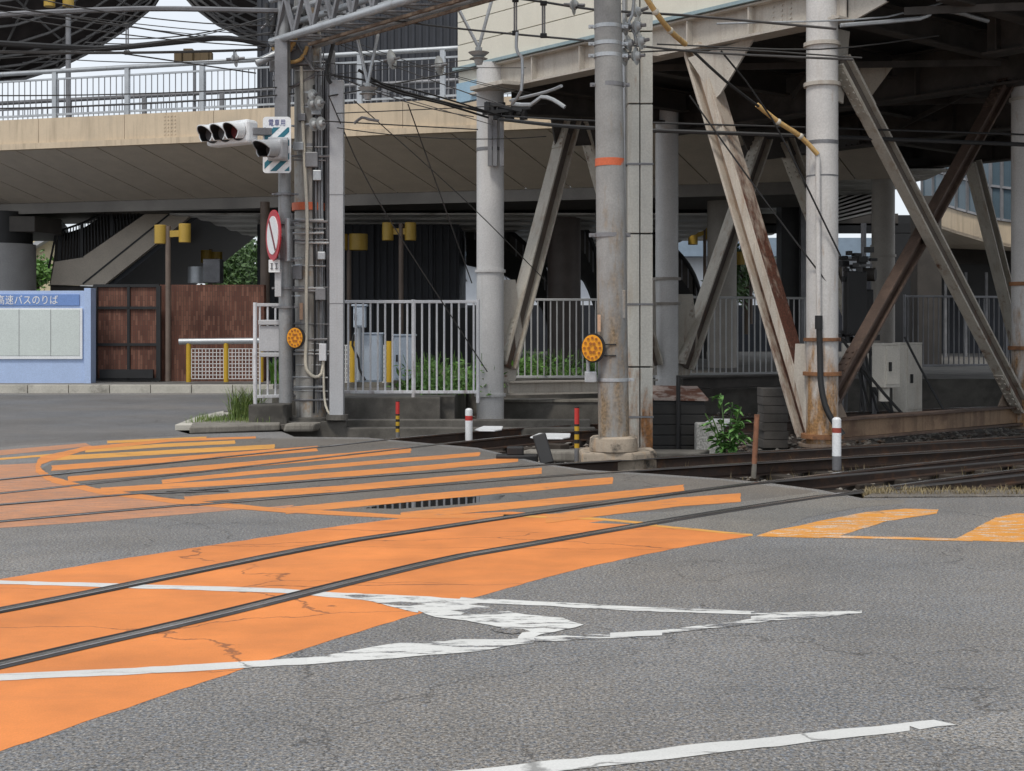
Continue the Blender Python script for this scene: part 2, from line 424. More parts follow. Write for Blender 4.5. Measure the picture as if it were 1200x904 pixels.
edge = [(1200, 582), (1100, 583), (1010, 584), (960, 574), (900, 566), (845, 561), (760, 555), (690, 551), (640, 544), (560, 525), (430, 513), (345, 512), (330, 506), (222, 509), (203, 504), (232, 494), (300, 478), (300, 461)]
ep = [gr(x, y) for x, y in edge]
far_r = gr(1200, 582) + V((.76, .65, 0)) * 45
kY = gr(300, 461).y
road = [V((-70, -25, 0)), V((70, -25, 0)), V((70, far_r.y, 0)), far_r] + ep + [V((-70, kY, 0))]
structure(MB().prism([p - V((0, 0, .22)) for p in road], (0, 0, .22)).build('road', m_asph))
flat('road_surface', [(-900, 463), (298, 463), (298, 478), (232, 495), (205, 504), (222, 510), (0, 524), (-900, 560)], .003, m_asph_old)
flat('road_surface', [(44, 551), (100, 524), (210, 513), (345, 514), (430, 515), (560, 527), (640, 546), (690, 553), (845, 563), (958, 576), (900, 588), (780, 600), (640, 603), (560, 604), (470, 606), (330, 598), (110, 575)], .003, m_dirtroad)
flat('road_surface', [(690, 613), (760, 603), (870, 588), (958, 577), (1008, 587), (1060, 586), (1060, 590), (1000, 596), (950, 606), (905, 622), (878, 628), (768, 616)], .006, m_patch)
flat('road_surface', [(1010, 864), (1085, 850), (1122, 846), (1200, 829), (1290, 818), (1310, 905), (1200, 882), (1100, 868)], .003, asphalt('asphalt_coarse', (.185, .18, .175), crack=.4, spec=1.15))
# orange areas and lines
flat('orange_road_marking', [(-260, 745), (0, 679), (120, 659), (250, 639), (399, 616.5), (500, 604), (600, 600), (690, 606), (766, 616), (882, 628), (791, 643), (700, 662), (640, 677), (570, 697), (479, 723), (390, 750), (277, 787), (130, 836), (0, 881), (-260, 975)], .005, m_orange)
flat('orange_road_marking', [(-300, 560), (0, 545), (44, 543), (52, 556), (112, 575), (200, 588), (330, 599), (345, 592), (250, 600), (120, 611), (0, 619), (-300, 640)], .005, m_orange_worn)
flat('orange_road_marking', [(-300, 548), (0, 528), (100, 519.5), (108, 523), (0, 534), (-300, 555)], .006, m_orange_worn)
flat('orange_road_marking', [(-300, 560), (0, 537), (70, 531.5), (74, 533.5), (0, 539.5), (-300, 563)], .007, m_yellow_line)
def stripe(px, th, m, z, name='orange_road_marking', jit=.006):
    if not isinstance(th, (list, tuple)): th = [th * 1.03] * len(px)
    top = [(x, y - t / 2) for (x, y), t in zip(px, th)]; bot = [(x, y + t / 2) for (x, y), t in zip(px, th)]
    return flat(name, top + bot[::-1], z, m, jit=jit)
for px, th, yel in [
    ([(125, 518.5), (242, 513.5)], 3, 1), ([(100, 528.5), (190, 522.5), (275, 518.5)], 4, 1), ([(62, 537.5), (200, 530), (322, 523.5)], 5, 1),
    ([(60, 549), (220, 537.5), (372, 526)], 6, 0), ([(80, 562), (280, 545.5), (482, 527.5)], 6.4, 0),
    ([(190, 565), (290, 555), (430, 543), (562, 532.5)], 4.5, 0), ([(118, 575), (300, 564), (500, 548.5), (606, 538.5)], 6, 0),
    ([(215, 586), (400, 573), (520, 562.5), (635, 552)], 7, 0), ([(335, 599), (430, 589.5), (560, 577.5), (718, 563.5)], 7.5, 0),
    ([(470, 605), (620, 591), (720, 581), (802, 572.5)], 8, 0), ([(640, 608.5), (720, 598), (800, 588.5), (868, 583.5)], 10, 0)]:
    stripe(px, th, m_yellow_line if yel else m_orange_line, .008 + .0004 * px[0][0] / 60)
stripe([(42, 549), (60, 562), (112, 575.5), (200, 587.5), (330, 598.5), (470, 606), (610, 605.5)], [9, 7, 6, 5.5, 5, 4.5, 4], m_orange_line, .010)
stripe([(42, 549), (48, 540), (100, 526), (200, 516.5), (300, 513)], [11, 9, 4.5, 3, 2.4], m_orange_line, .011)
stripe([(590, 604.5), (700, 608.5), (770, 615)], 2.5, m_yellow_line, .010)
stripe([(750, 615), (882, 627.5)], 2.2, m_yellow_line, .009)
flat('yellow_road_marking', [(886, 629), (905, 622), (1015, 600.5), (1060, 596.5), (1100, 597.5), (1098, 602), (1040, 611), (985, 628), (960, 631)], .008, m_yel_worn)
flat('yellow_road_marking', [(1118, 633), (1166, 607), (1192, 602), (1330, 602), (1330, 640), (1200, 636)], .008, m_yel_worn)
stripe([(930, 628.5), (1050, 631), (1140, 633.5)], 2.8, m_yel_worn, .010, 'yellow_road_marking')
# white markings
W = 'white_road_marking'
stripe([(-260, 672), (0, 683), (110, 686), (330, 693), (400, 698.5), (470, 703)], [4, 4.4, 4.6, 5, 6, 8], m_white_line, .012, W)
flat(W, [(388, 695), (470, 698.5), (550, 703), (560, 708), (500, 712), (490, 719), (455, 711), (420, 703)], .014, m_white_worn, jit=.012)
flat(W, [(470, 712), (500, 708), (548, 709), (604, 719), (660, 725), (684, 733), (625, 748), (606, 752), (612, 742), (560, 731), (510, 724)], .0155, m_white_worn, jit=.012)
flat('road_surface', [(528, 716.5), (556, 713.5), (592, 714.5), (600, 717), (575, 718.5), (560, 721), (540, 721.5), (545, 718.5)], .018, m_asph, jit=.014)
flat('road_surface', [(440, 707.5), (470, 706), (500, 709), (480, 711), (462, 710)], .018, m_asph, jit=.01)
flat('road_surface', [(575, 737), (612, 738), (622, 741), (600, 744), (580, 741)], .018, m_asph, jit=.014)
stripe([(880, 719.5), (940, 720), (985, 719.5)], [3.5, 3, 2.5], m_white_gone, .0121, W)
stripe([(540, 703.5), (620, 707.5), (760, 714.5), (884, 719)], [6, 5, 4.5, 4], m_white_worn, .012, W)
stripe([(-260, 812), (0, 794.5), (120, 789), (235, 783), (370, 775)], [8, 8, 7.5, 8, 8], m_white_line, .012, W)
stripe([(360, 775.5), (420, 768.5), (480, 762), (560, 757), (625, 750.5)], [8, 13, 17, 14, 8], m_white_worn, .013, W, .012)
stripe([(610, 751), (680, 747.5), (745, 744.5)], [6, 5, 5], m_white_gone, .0125, W)
stripe([(715, 745), (776, 742.5)], [5, 6], m_white_line, .0135, W)
stripe([(770, 742), (860, 732), (900, 726), (950, 721.5), (1010, 717.5)], [4, 5, 6, 7, 3], m_white_gone, .0125, W)
stripe([(880, 724.5), (940, 720.5), (992, 718.5)], [3, 6, 3], m_white_worn, .0135, W)
stripe([(480, 917.5), (700, 893), (1066, 852.5)], [15, 13, 9.5], m_white_line, .012, W)
flat(W, [(1056, 848.5), (1094, 844.5), (1121, 850.5), (1078, 856)], .013, m_white_line)
# puddle
flat('puddle_water', [(425, 596), (455, 590.5), (500, 586), (570, 581.5), (592, 580.5), (585, 586), (545, 591), (470, 596.5)], .0045, m_water)

# ------------------------------------------------------------------ tracks
GAUGE = 1.067
def offset(path, d):
    out = []
    for i, p in enumerate(path):
        t = (path[min(i + 1, len(path) - 1)] - path[max(i - 1, 0)]).normalized()
        out.append(p + V((-t.y, t.x, 0)) * d)
    return out
def sweep(path, prof):
    mb = MB(); rings = []
    for i, p in enumerate(path):
        t = (path[min(i + 1, len(path) - 1)] - path[max(i - 1, 0)]).normalized(); n = V((-t.y, t.x, 0))
        rings.append(mb._v([p + n * a + V((0, 0, b)) for a, b in prof]))
    k = len(prof)
    for a, b in zip(rings, rings[1:]):
        for j in range(k): mb.face([a[j], a[(j + 1) % k], b[(j + 1) % k], b[j]])
    mb.face(rings[0]); mb.face(rings[-1][::-1]); return mb
RAILP = [(-.032, .006), (.032, .006), (.034, -.012), (.009, -.028), (.009, -.118), (.062, -.13), (.062, -.145), (-.062, -.145), (-.062, -.13), (-.009, -.118), (-.009, -.028), (-.034, -.012)]
HEADP = [(-.024, .0085), (.024, .0085), (.027, .0068), (-.027, .0068)]
def ribbon(path, w, z):
    mb = MB(); L = offset(path, w / 2); Rr = offset(path, -w / 2)
    vs = [(mb.bm.verts.new(a + V((0, 0, z))), mb.bm.verts.new(b + V((0, 0, z)))) for a, b in zip(L, Rr)]
    for (a, b), (c, d) in zip(vs, vs[1:]): mb.face([a, b, d, c])
    return mb
def inside_road(p):
    c = False; n = len(road)
    for i in range(n):
        a, b = road[i], road[i - 1]
        if (a.y > p.y) != (b.y > p.y) and p.x < (b.x - a.x) * (p.y - a.y) / (b.y - a.y) + a.x: c = not c
    return c
def track(name, label, path, sealw, shiny):
    t = thing(name, label, 'railway track', path[len(path) // 2])
    other = offset(path, GAUGE); mid = offset(path, GAUGE / 2)
    for pth in (path, other):
        r = sweep(pth, RAILP).build('rail', m_rustrail, t)
        sweep(pth, HEADP).build('rail_head', m_steelrail if shiny else m_rustrail, r)
        inn = [p for p in pth if inside_road(p)]
        if len(inn) > 2:
            ribbon(inn, sealw, .0044).build('rail_sealant', m_seal, r)
            ribbon(offset(inn, .052 if pth is path else -.052), .036, .0050).build('flange_groove', m_groove, r)
    s, last = None, None
    for i, p in enumerate(mid):
        if inside_road(p) or p.y > 60: continue
        if last is None or (p - last).length > .62:
            d = (mid[min(i + 1, len(mid) - 1)] - mid[max(i - 1, 0)]).normalized()
            if len([k for k in kids(t) if k.name.startswith('sleeper')]) > 70: break
            nn = V((-d.y, d.x, 0))
            MB().bar(p - nn * .95 + V((0, 0, -.185)), p + nn * .95 + V((0, 0, -.185)), .10, .2, V((0, 0, 1))).build('sleeper', m_sleeper, t, bevel=.008)
            last = p
    return mid
Bp = [gr(0, 780), gr(234, 726), gr(500, 661), gr(600, 642), gr(840, 601), gr(1040, 571), gr(1200, 550)]
Bp = [Bp[0] - V((.55, .84, 0)) * 9, Bp[0] - V((.56, .83, 0)) * 4] + Bp + [Bp[-1] + V((.80, .60, 0)) * 4, Bp[-1] + V((.84, .55, 0)) * 16, Bp[-1] + V((.88, .5, 0)) * 34]
near_mid = track('tram_track', 'near tram track curving through the bright orange paint toward the ballast', smoothpath(Bp), .15, True)
Tp = [gr(0, 612), gr(250, 591), gr(500, 570), gr(730, 553), gr(840, 545.5), gr(1200, 522.5)]
Tp = [Tp[0] - V((.76, .65, 0)) * 14] + Tp + [Tp[-1] + V((.87, .49, 0)) * 8, Tp[-1] + V((.9, .45, 0)) * 30]
mid_mid = track('tram_track', 'middle tram track crossing the pale orange hatching and passing the rusty column foot', smoothpath(Tp), .10, True)
Up = [gr(0, 579), gr(433, 531), gr(560, 516), gr(690, 505)]
Up = [Up[0] - V((.62, .78, 0)) * 12] + Up + [V((4.6, 22.8, 0)), V((9, 25.5, 0)), V((30, 36, 0))]
far_mid = track('tram_track', 'far tram track running under the steel station past the white fence', smoothpath(Up), .075, True)

# loose ballast stones (nobody could count them)
def rocks(name, n, region, m, size):
    base = [V(p).normalized() for p in ((1, 0, .2), (-.8, .5, .1), (0, -1, .3), (.2, .9, -.1), (0, .1, 1), (.1, 0, -1), (.7, -.6, .4), (-.6, -.6, .5))]
    hb = bmesh.new(); [hb.verts.new(p) for p in base]; bmesh.ops.convex_hull(hb, input=hb.verts[:])
    hb.verts.index_update(); tri = [[v.index for v in f.verts] for f in hb.faces]; hb.free()
    vs, fs = [], []
    for _ in range(n):
        x, y = region(); s = random.uniform(*size)
        a = random.random() * 6.28; c, q = math.cos(a), math.sin(a); k0 = len(vs)
        sx, sy, sz = s * random.uniform(.7, 1.3), s * random.uniform(.7, 1.3), s * .7
        vs += [(( b.x * c - b.y * q) * sx + x, (b.x * q + b.y * c) * sy + y, b.z * sz - .225 + s * .3) for b in base]
        fs += [[i + k0 for i in t] for t in tri]
    me = bpy.data.meshes.new(name); me.from_pydata(vs, [], fs); me.materials.append(m)
    o = bpy.data.objects.new(name, me); COL.objects.link(o); o['kind'] = 'stuff'; return o
def reg():
    while True:
        p = gr(random.uniform(300, 1280), random.uniform(470, 590), -.2)
        if 11 < p.y < 30 and not inside_road(p): return p.x, p.y
rocks('gravel', 5200, reg, m_stone, (.022, .055))

# kerbs, pavements, platforms
def slab(name, x0, x1, y0, y1, z0, z1, m, bevel=0):
    return structure(MB().box(((x0 + x1) / 2, (y0 + y1) / 2, (z0 + z1) / 2), (x1 - x0, y1 - y0, z1 - z0)).build(name, m, bevel=bevel))
slab('pavement', -70, -3.95, kY + .19, 110, -.2, .19, m_pave)
x = -40.0
k = MB()
while x < -6.35:
    k.box((x + .49, kY + .09, .0), (.965, .18, .40)); x += .98
structure(k.build('kerb', m_kerb, bevel=.012))
slab('embankment_ground', -3.94, -.95, 22.55, 30, -.23, .42, m_concdark)
structure(MB().prism([gr(262, 489.5), gr(300, 478), gr(300, 462.5), V((-3.96, kY - .3, 0)), V((-3.96, gr(262, 489.5).y, 0))], (0, 0, .12)).build('island_ground', m_pave))
slab('platform_ground', -.93, 60, 28.4, 110, -.23, .50, m_concdark)
slab('platform_ground', -3.94, -.95, 30.02, 110, -.23, .47, m_concdark)
# retaining wall below the fence
t = thing('retaining_wall', 'dark stained concrete wall stepping down below the white fence', 'wall', (-2.4, 22.4, -.2))
MB().box((-2.55, 22.42, .11), (2.75, .22, .62)).build('wall_block', m_concdark, t, bevel=.015)
MB().box((-1.35, 21.9, -.06), (5.2, .25, .3)).build('step', m_concdark, t, bevel=.015)
MB().box((-1.0, 21.35, -.11), (4.6, .3, .22)).build('trough_cover', m_concdark, t, bevel=.015)
MB().box((-3.05, 21.3, -.02), (.95, .22, .26)).build('kerb_beam', m_concdark, t, bevel=.015)
t = thing('cable_trough', 'long grey concrete trough lying beyond the far rails between white column and concrete pole', 'trough', (1.2, 24.4, -.2))
MB().box((1.1, 24.6, .02), (2.9, .5, .42)).build('trough_body', m_concdark, t, bevel=.02)
MB().box((1.1, 24.6, .255), (2.94, .56, .05)).build('trough_lid', m_conc, t, bevel=.01)
# kerb nose and concrete block by the left pole
p = [gr(205, 505), gr(232, 494), gr(300, 479), gr(300, 484), gr(245, 497), gr(226, 505)]
tag(MB().prism([q for q in p], (0, 0, .09)).build('kerb_stone', m_kerb, bevel=.01), 'curved pale kerb stones edging the grassy traffic island', 'kerb')
p = [gr(222, 509), gr(328, 505), gr(330, 497), gr(226, 502)]
tag(MB().prism(p, (0, 0, .10)).build('kerb_stone', m_conc, bevel=.02), 'straight weathered kerb stone along the island beside the hatched road', 'kerb')
structure(MB().prism([gr(228, 503), gr(243, 497), gr(262, 491), V((-3.96, 24.2, 0)), V((-3.0, 24.2, 0)), V((-3.0, 20.9, 0))], (0, 0, .07)).build('island_ground', m_dirtroad))
c = at(317, 488, 21.35); tag(MB().box((c.x, c.y, .17), (.60, .5, .40)).build('concrete_block', m_concdark, bevel=.025), 'dark weathered concrete block at the foot of the short white railing', 'block')
c = gr(352, 506); tag(MB().prism([c + V(q) for q in ((-.26, -.1, 0), (.2, -.1, 0), (.26, .25, 0), (-.2, .25, 0))], (.04, .0, .13)).build('concrete_block', m_conc, bevel=.04), 'pale broken concrete lump beside the first rail', 'block')

# grass and weeds
def blades(name, n, region, h, w, m, lean=.35):
    mb = MB()
    for _ in range(n):
        b = V(region()); hh = random.uniform(*h); a = random.random() * 6.28
        d = V((math.cos(a), math.sin(a), 0)); s = V((-d.y, d.x, 0)) * w * random.uniform(.6, 1.3)
        l = random.uniform(.1, lean) * hh
        v = mb._v([b - s, b + s, b + d * l * .5 + s * .7 + V((0, 0, hh * .6)), b + d * l * .5 - s * .7 + V((0, 0, hh * .6)), b + d * l * 1.5 + V((0, 0, hh))])
        mb.face([v[0], v[1], v[2], v[3]]); mb.face([v[3], v[2], v[4]])
    return mb.build(name, m)
def tuftreg(c, r): 
    def f():
        a, q = random.random() * 6.28, r * random.random() ** .7
        return (c.x + math.cos(a) * q, c.y + math.sin(a) * q * .8, c.z)
    return f
tag(blades('grass_tuft', 420, tuftreg(at(288, 492, 21.6) * 1 + V((0, 0, -.0)), .26), (.2, .6), .007, m_grass, .6), 'tall yellow green grass tuft beside the dark concrete block', 'grass tuft')
o = blades('grass', 900, lambda: (random.uniform(-5.05, -3.7), random.uniform(21.0, 22.3), .07), (.04, .15), .005, m_grass); o['kind'] = 'stuff'
def weedpatch(name, n, cl, h):
    mb = MB()
    for _ in range(n):
        c = V(random.choice(cl)); k = random.random()
        p = c + V((random.gauss(0, .16), random.gauss(0, .16), h * 1.5 * k * random.random()))
        d = V((random.gauss(0, 1), random.gauss(0, 1), random.gauss(.5, .8))).normalized(); b = d.orthogonal().normalized()
        L = random.uniform(.035, .10); w_ = L * random.uniform(.12, .4)
        mb.face(mb._v([p - d * L, p + b * w_, p + d * L, p - b * w_]))
    for c in cl:
        for _ in range(5):
            b = V(c) + V((random.gauss(0, .1), random.gauss(0, .1), 0)); t = b + V((random.gauss(0, .1), random.gauss(0, .08), h * random.uniform(.6, 1.7))); mb.tube([b, t], .005, 4)
    return mb.build(name, m_leaf)
def weed(): return (random.uniform(-1.75, -.35) if random.random() < .55 else random.uniform(-3.6, 2.2), random.uniform(24.5, 27.9), .40)
o = weedpatch('weeds', 1900, [(random.uniform(-2.0, -.3), random.uniform(23.2, 26.5), .42) for _ in range(46)], .42); o['kind'] = 'stuff'
o = weedpatch('weeds', 1900, [(random.uniform(.0, 2.5), random.uniform(28.8, 30.2), .5) for _ in range(50)], .36); o['kind'] = 'stuff'
def dry():
    q = random.choice((.02, .09, .22, .31, .47, .52, .68, .83)) + random.gauss(0, .045); p = gr(1012 + 250 * abs(q), 579 + random.uniform(-3, 3)); return (p.x, p.y, -.03)
o = blades('weeds', 2300, dry, (.02, .11), .004, m_dry, .8); o['kind'] = 'stuff'
def dry2():
    while True:
        p = gr(random.uniform(760, 1190), random.uniform(540, 568), -.2)
        if not inside_road(p): return (p.x, p.y, -.22)
o = blades('weeds', 500, dry2, (.05, .2), .004, m_dry); o['kind'] = 'stuff'
tag(MB().prism([gr(1012, 584) , gr(1300, 582), gr(1300, 575), gr(1030, 577)], (0, 0, .018)).build('kerb_stone', m_dirtroad, bevel=.008), 'low dirty concrete kerb with dry weeds beside the yellow stripes', 'kerb')
# ------------------------------------------------------------------ steel station over the tracks
O = V((4.13, 18.2, 0)); U = V((-.647, .762, 0)); N = V((.762, .647, 0))
def fp(t, s, z): return O + U * t + N * s + V((0, 0, z))
st = thing('elevated_station', 'cream clad steel station raised on white columns and rusty diagonal braces above the tracks', 'station', (O.x, O.y, 0))
# cladding boards
mb = MB(); z = 6.15
while z < 9.4:
    mb.bar(fp(-14, .02, z + .2), fp(7.83, .02, z + .2), .10, .385, N); z += .40
mb.bar(fp(-14, .12, 7.75), fp(7.80, .12, 7.75), .06, 3.3, N)
mb.build('cladding', m_clad, st)
MB().bar(fp(-14, -.05, 6.12), fp(7.86, -.05, 6.12), .16, .05, N).build('cladding_sill', m_sill, st)
MB().bar(fp(7.05, .0, 5.70), fp(7.83, .0, 5.70), .12, .34, N).build('corner_panel', m_blue, st)
MB().bar(fp(6.98, -.03, 5.5), fp(6.98, -.03, 6.08), .16, .13, N).build('corner_panel', m_blue, st)
MB().bar(fp(7.06, .03, 5.99), fp(7.83, .03, 5.99), .08, .22, N).build('cladding', m_clad, st)
MB().bar(fp(-14, 16, 7.6), fp(9, 16, 7.6), .3, 3.5, N).build('rear_wall', m_girdark, st)
MB().prism([fp(-14, -.1, 9.5), fp(7.9, -.1, 9.5), fp(7.9, 16.2, 9.5), fp(-14, 16.2, 9.5)], (0, 0, .25)).build('roof', m_girdark, st)
MB().bar(fp(7.8, .2, 7.75), fp(7.8, 16, 7.75), .1, 3.4, U).build('end_wall', m_clad, st)
# front girder with stiffeners and flanges
def girder(name, t0, t1, s, ztop, zbot, m, stiff=1.15, fw=.34, bolts=()):
    mb = MB()
    mb.bar(fp(t0, s, (ztop + zbot) / 2), fp(t1, s, (ztop + zbot) / 2), .03, ztop - zbot - .03, N)
    mb.bar(fp(t0, s, zbot), fp(t1, s, zbot), fw, .035, N)
    mb.bar(fp(t0, s, ztop - .03), fp(t1, s, ztop - .03), fw * .8, .03, N)
    k = t0 + .4
    while k < t1:
        mb.bar(fp(k, s - .075, zbot + .03), fp(k, s - .075, ztop - .06), .12, .022, N); k += stiff
    for (a, b) in bolts:
        for i in range(5):
            for j in range(3):
                c = fp(a + (b - a) * j / 2, s - .022, zbot + .09 + i * (ztop - zbot - .2) / 4)
                mb.disc(c, -N, .016, .02, 8)
    k = t0 + .15
    while k < t1:
        if (int(k * 1.1) % 3) == 0: mb.box(fp(k, s - .1, zbot + .035), (.035, .035, .04))
        k += .14
    return mb.build(name, m, st)
girder('girder', -.35, 7.4, .06, 6.10, 5.63, m_beige, bolts=((.55, .85), (3.4, 3.7)))
for t0, s_ in ((2.95, -.32), (6.15, -.42)):
    MB().prism([fp(t0, s_, 5.60), fp(t0 + .85, s_, 5.60), fp(t0 + .95, .0, 5.60), fp(t0 - .1, .0, 5.60)], (0, 0, .07)).build('bracket', m_beige, st, bevel=.008)
MB().prism([fp(-.45, .1, 5.60), fp(-.35, .1, 5.60), fp(-.35, .1, 6.1), fp(-.95, .1, 5.75)], N * .04).build('bracket', m_beige, st)
# deck soffit: slab plus cross girders underneath
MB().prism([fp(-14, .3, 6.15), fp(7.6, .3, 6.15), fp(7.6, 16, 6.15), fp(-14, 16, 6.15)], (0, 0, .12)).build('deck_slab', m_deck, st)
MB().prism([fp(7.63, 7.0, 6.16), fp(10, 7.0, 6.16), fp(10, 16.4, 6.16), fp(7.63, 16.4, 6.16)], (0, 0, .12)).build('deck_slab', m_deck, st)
for s_, zb in ((4.75, 5.35), (9.4, 5.4), (14.6, 5.5)):
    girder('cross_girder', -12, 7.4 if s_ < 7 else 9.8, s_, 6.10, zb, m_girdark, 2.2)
for i, t_ in enumerate((-9, -6.4, -3.9, -1.6, .0, 2.0, 4.2, 6.6)):
    for a, b in ((.35, 4.55), (4.95, 9.2), (9.6, 14.4)):
        p0, p1 = fp(t_, a, 5.88), fp(t_, b, 5.88)
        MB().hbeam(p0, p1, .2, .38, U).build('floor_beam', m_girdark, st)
for a, b in (((-6, .4), (-1, 4.5)), ((-1, .4), (-6, 4.5)), ((0, .5), (4, 4.5)), ((4, .5), (0, 4.5)), ((-5, 5), (0, 9.2)), ((0, 5), (5, 9.2)), ((5, 5), (0, 9.2))):
    MB().bar(fp(*a, 5.66), fp(*b, 5.66), .1, .03, V((0, 0, 1))).build('wind_brace', m_girdark, st)
# columns
def column(px, Y, dia, zb, zt, m, rings=(), foot=True, label=None):
    x = (px - CX) * Y / F
    c = MB().cyl((x, Y, zb), (x, Y, zt), dia / 2, 40).build('column', m, st, smooth=True)
    if label: c['label'] = label
    for zr, w, h, mm in rings:
        MB().cyl((x, Y, zr - h / 2), (x, Y, zr + h / 2), dia / 2 + w, 40).build('collar', mm, c, smooth=True)
    if foot: MB().cyl((x, Y, zb), (x, Y, zb + .04), dia / 2 + .1, 32).build('base_plate', m_tie, c, smooth=True)
    return c
zc = lambda y, Y: EYE + (HY - y) * Y / F
c963 = column(963.5, 18.2, .42, -.02, 9.2, m_colwhite, [(zc(53, 18.2), .035, .05, m_beige), (zc(100, 18.2), .035, .05, m_beige), (zc(168, 18.2), .004, .05, m_galvdark), (zc(207, 18.2), .003, .02, m_galvdark),
     (zc(398, 18.2), .035, .045, m_rustcollar), (zc(438, 18.2), .045, .05, m_rustcollar), (zc(511, 18.2), .07, .06, m_rustcollar)], label='rust stained white column with a drainpipe')
column(574.5, 23.5, .47, -.06, 6.1, m_colclean, [(zc(318, 23.5), .03, .05, m_colclean), (zc(463, 23.5), .035, .05, m_colclean), (zc(176, 23.5), .005, .06, m_galvdark)])
column(781.5, 26.3, .44, -.1, 6.1, m_colclean, [(zc(327, 26.3), .05, .05, m_coltan), (zc(356, 26.3), .05, .05, m_coltan), (zc(456, 26.3), .05, .06, m_coltan)])
column(1203, 21.5, .46, -.02, 9.2, m_colwhite, [(zc(117, 21.5), .03, .05, m_beige), (zc(333, 21.5), .035, .06, m_rustcollar), (zc(408, 21.5), .05, .06, m_rustcollar)])
column(846, 36.5, .78, -.1, 6.4, m_coltan, [])
column(1035, 33, .55, .3, 6.2, m_coltan, [(zc(300, 33), .03, .06, m_coltan)])
column(1290, 26, .46, -.1, 6.2, m_coltan, [])
# drainpipe and black cable on the rusty column
x9 = (963.5 - CX) * 18.2 / F
dp = MB().tube([at(957.5, 180, 17.95), at(958.5, 187, 17.95), at(958.5, 200, 17.95), at(959.5, 373, 17.95)], .034, 12).build('drainpipe', m_colwhite, st, smooth=True)
MB().cyl(at(959.5, 370, 17.95), at(959.5, 386, 17.95), .05, 12).build('pipe_socket', m_dark, dp, smooth=True)
MB().tube(smoothpath([at(960, 384, 17.95), at(961, 420, 17.93), at(962, 450, 17.9), at(967, 475, 17.85), at(975, 492, 17.8), at(988, 510, 17.75)], .1), .04, 10).build('cable', m_rubber, st, smooth=True)
# braces: H sections in the frame planes, with bolted ends
def bolts(mb, p0, p1, n, off, w, k, rows=2, r=.02):
    ax = (p1 - p0).normalized(); n = (V(n) - ax * V(n).dot(ax)).normalized(); m = ax.cross(n)
    for i in range(k):
        for j in range(rows):
            for sg in (-1, 1):
                c = p0 + ax * (.12 + i * .11) + n * (-off) + m * (sg * (w + j * .08))
                mb.disc(c, n, r, .03, 8)
def brace(p0, p1, n, m, w=.26, h=.30, label=None, ends=(1, 1), web=None):
    mb = MB()
    ax = (p1 - p0).normalized(); nn = (V(n) - ax * V(n).dot(ax)).normalized(); mm = ax.cross(nn)
    for sg in (-1, 1): mb.bar(p0 + mm * (sg * (h - .034) / 2), p1 + mm * (sg * (h - .034) / 2), w, .034, nn)
    b = mb.build('brace', m, st, bevel=.004)
    if label: b['label'] = label
    MB().bar(p0, p1, .022, h - .072, nn).build('brace_web', web or (m_shadedweb if m is m_brace else m), b)
    if web:      # thick lower flange: pale front edge, rusty outer face
        o_ = mm * ((1 if mm.dot(-U) > 0 else -1)); q_ = o_ * (h / 2 - .085)
        MB().bar(p0 + q_ - nn * .004, p1 + q_ - nn * .004, w + .004, .10, nn).build('flange_edge', m_bracerust, b, bevel=.004)
        q_ = o_ * (h / 2 + .006); MB().bar(p0 + q_, p1 + q_, w * .99, .010, nn).build('flange_face', m_rustface, b)
    for e, (q0, q1) in zip(ends, ((p0, p1), (p1, p0))):
        if not e: continue
        pm = MB(); a2 = (q1 - q0).normalized()
        for sg in (-1, 1):       # splice plates on both flanges with bolt heads
            c0 = q0 + mm * (sg * (h / 2 + .008)); pm.bar(c0 + a2 * .05, c0 + a2 * .85, w * .92, .016, nn)
            for i in range(7):
                for j in (-1, 1):
                    pm.disc(c0 + a2 * (.12 + i * .11) + nn * (j * w * .27) + mm * (sg * .012), mm, .02, .03, 8)
        pm.build('splice_plate', m, b)
    return b
# front girder plane: the rusty one
brace(fp(2.32, .10, 5.66), fp(.25, .10, .12), N, m_bracerust, .26, .30, 'broad brace streaked with orange rust', web=m_rustweb)
gb = MB(); gb.prism([at(806, 68, 19.9), at(884, 44, 19.2), at(844, 110, 19.55), at(838, 116, 19.62)], N * .035)
gb.build('gusset', m_beige, st)
MB().prism([at(932, 403, 18.45), at(952, 403, 18.3), at(952, 508, 18.3), at(946, 508, 18.34), at(930, 440, 18.45)], N * .03).build('gusset', m_beige, st)
# right bay along the side plane: X brace and the rusty tie
pa0, pa1 = fp(0, .30, zc(72, 18.4)), fp(0, 4.95, zc(478, 21.4))
pb0, pb1 = fp(0, 4.95, zc(88, 21.4)), fp(0, .32, zc(470, 18.4))
brace(pa0 - U * .09, pa1 - U * .09, U, m_brace, .17, .24, 'pale brace dotted with rust of the crossed pair')
mid_x = (pb0 + pb1) / 2
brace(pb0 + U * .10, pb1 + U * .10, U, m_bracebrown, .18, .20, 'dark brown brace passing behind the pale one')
MB().prism([fp(.02, .12, 5.6), fp(.02, .65, 5.6), fp(.02, .5, 4.6), fp(.02, .12, 4.7)], U * .03).build('gusset', m_beige, st)
MB().prism([fp(.02, 5.2, 1.3), fp(.02, 4.35, .15), fp(.02, 5.2, .15)], U * .03).build('gusset', m_tie, st)
MB().prism([fp(.02, .15, 1.0), fp(.02, .75, .1), fp(.02, .15, .1)], U * .03).build('gusset', m_tie, st)
tb = MB(); [tb.bar(fp(0, .22, z_), fp(0, 4.95, z_), .24, .03, U) for z_ in (.055, .325)]; tb = tb.build('tie_beam', m_bracebrown, st); tb['label'] = 'rust streaked tie beam at the column feet'
MB().bar(fp(0, .22, .19), fp(0, 4.95, .19), .03, .236, U).build('tie_web', m_tieweb, tb)
brace(fp(.0, 5.5, zc(95, 22)), fp(0, 9.6, .6), U, m_brace, .2, .22)
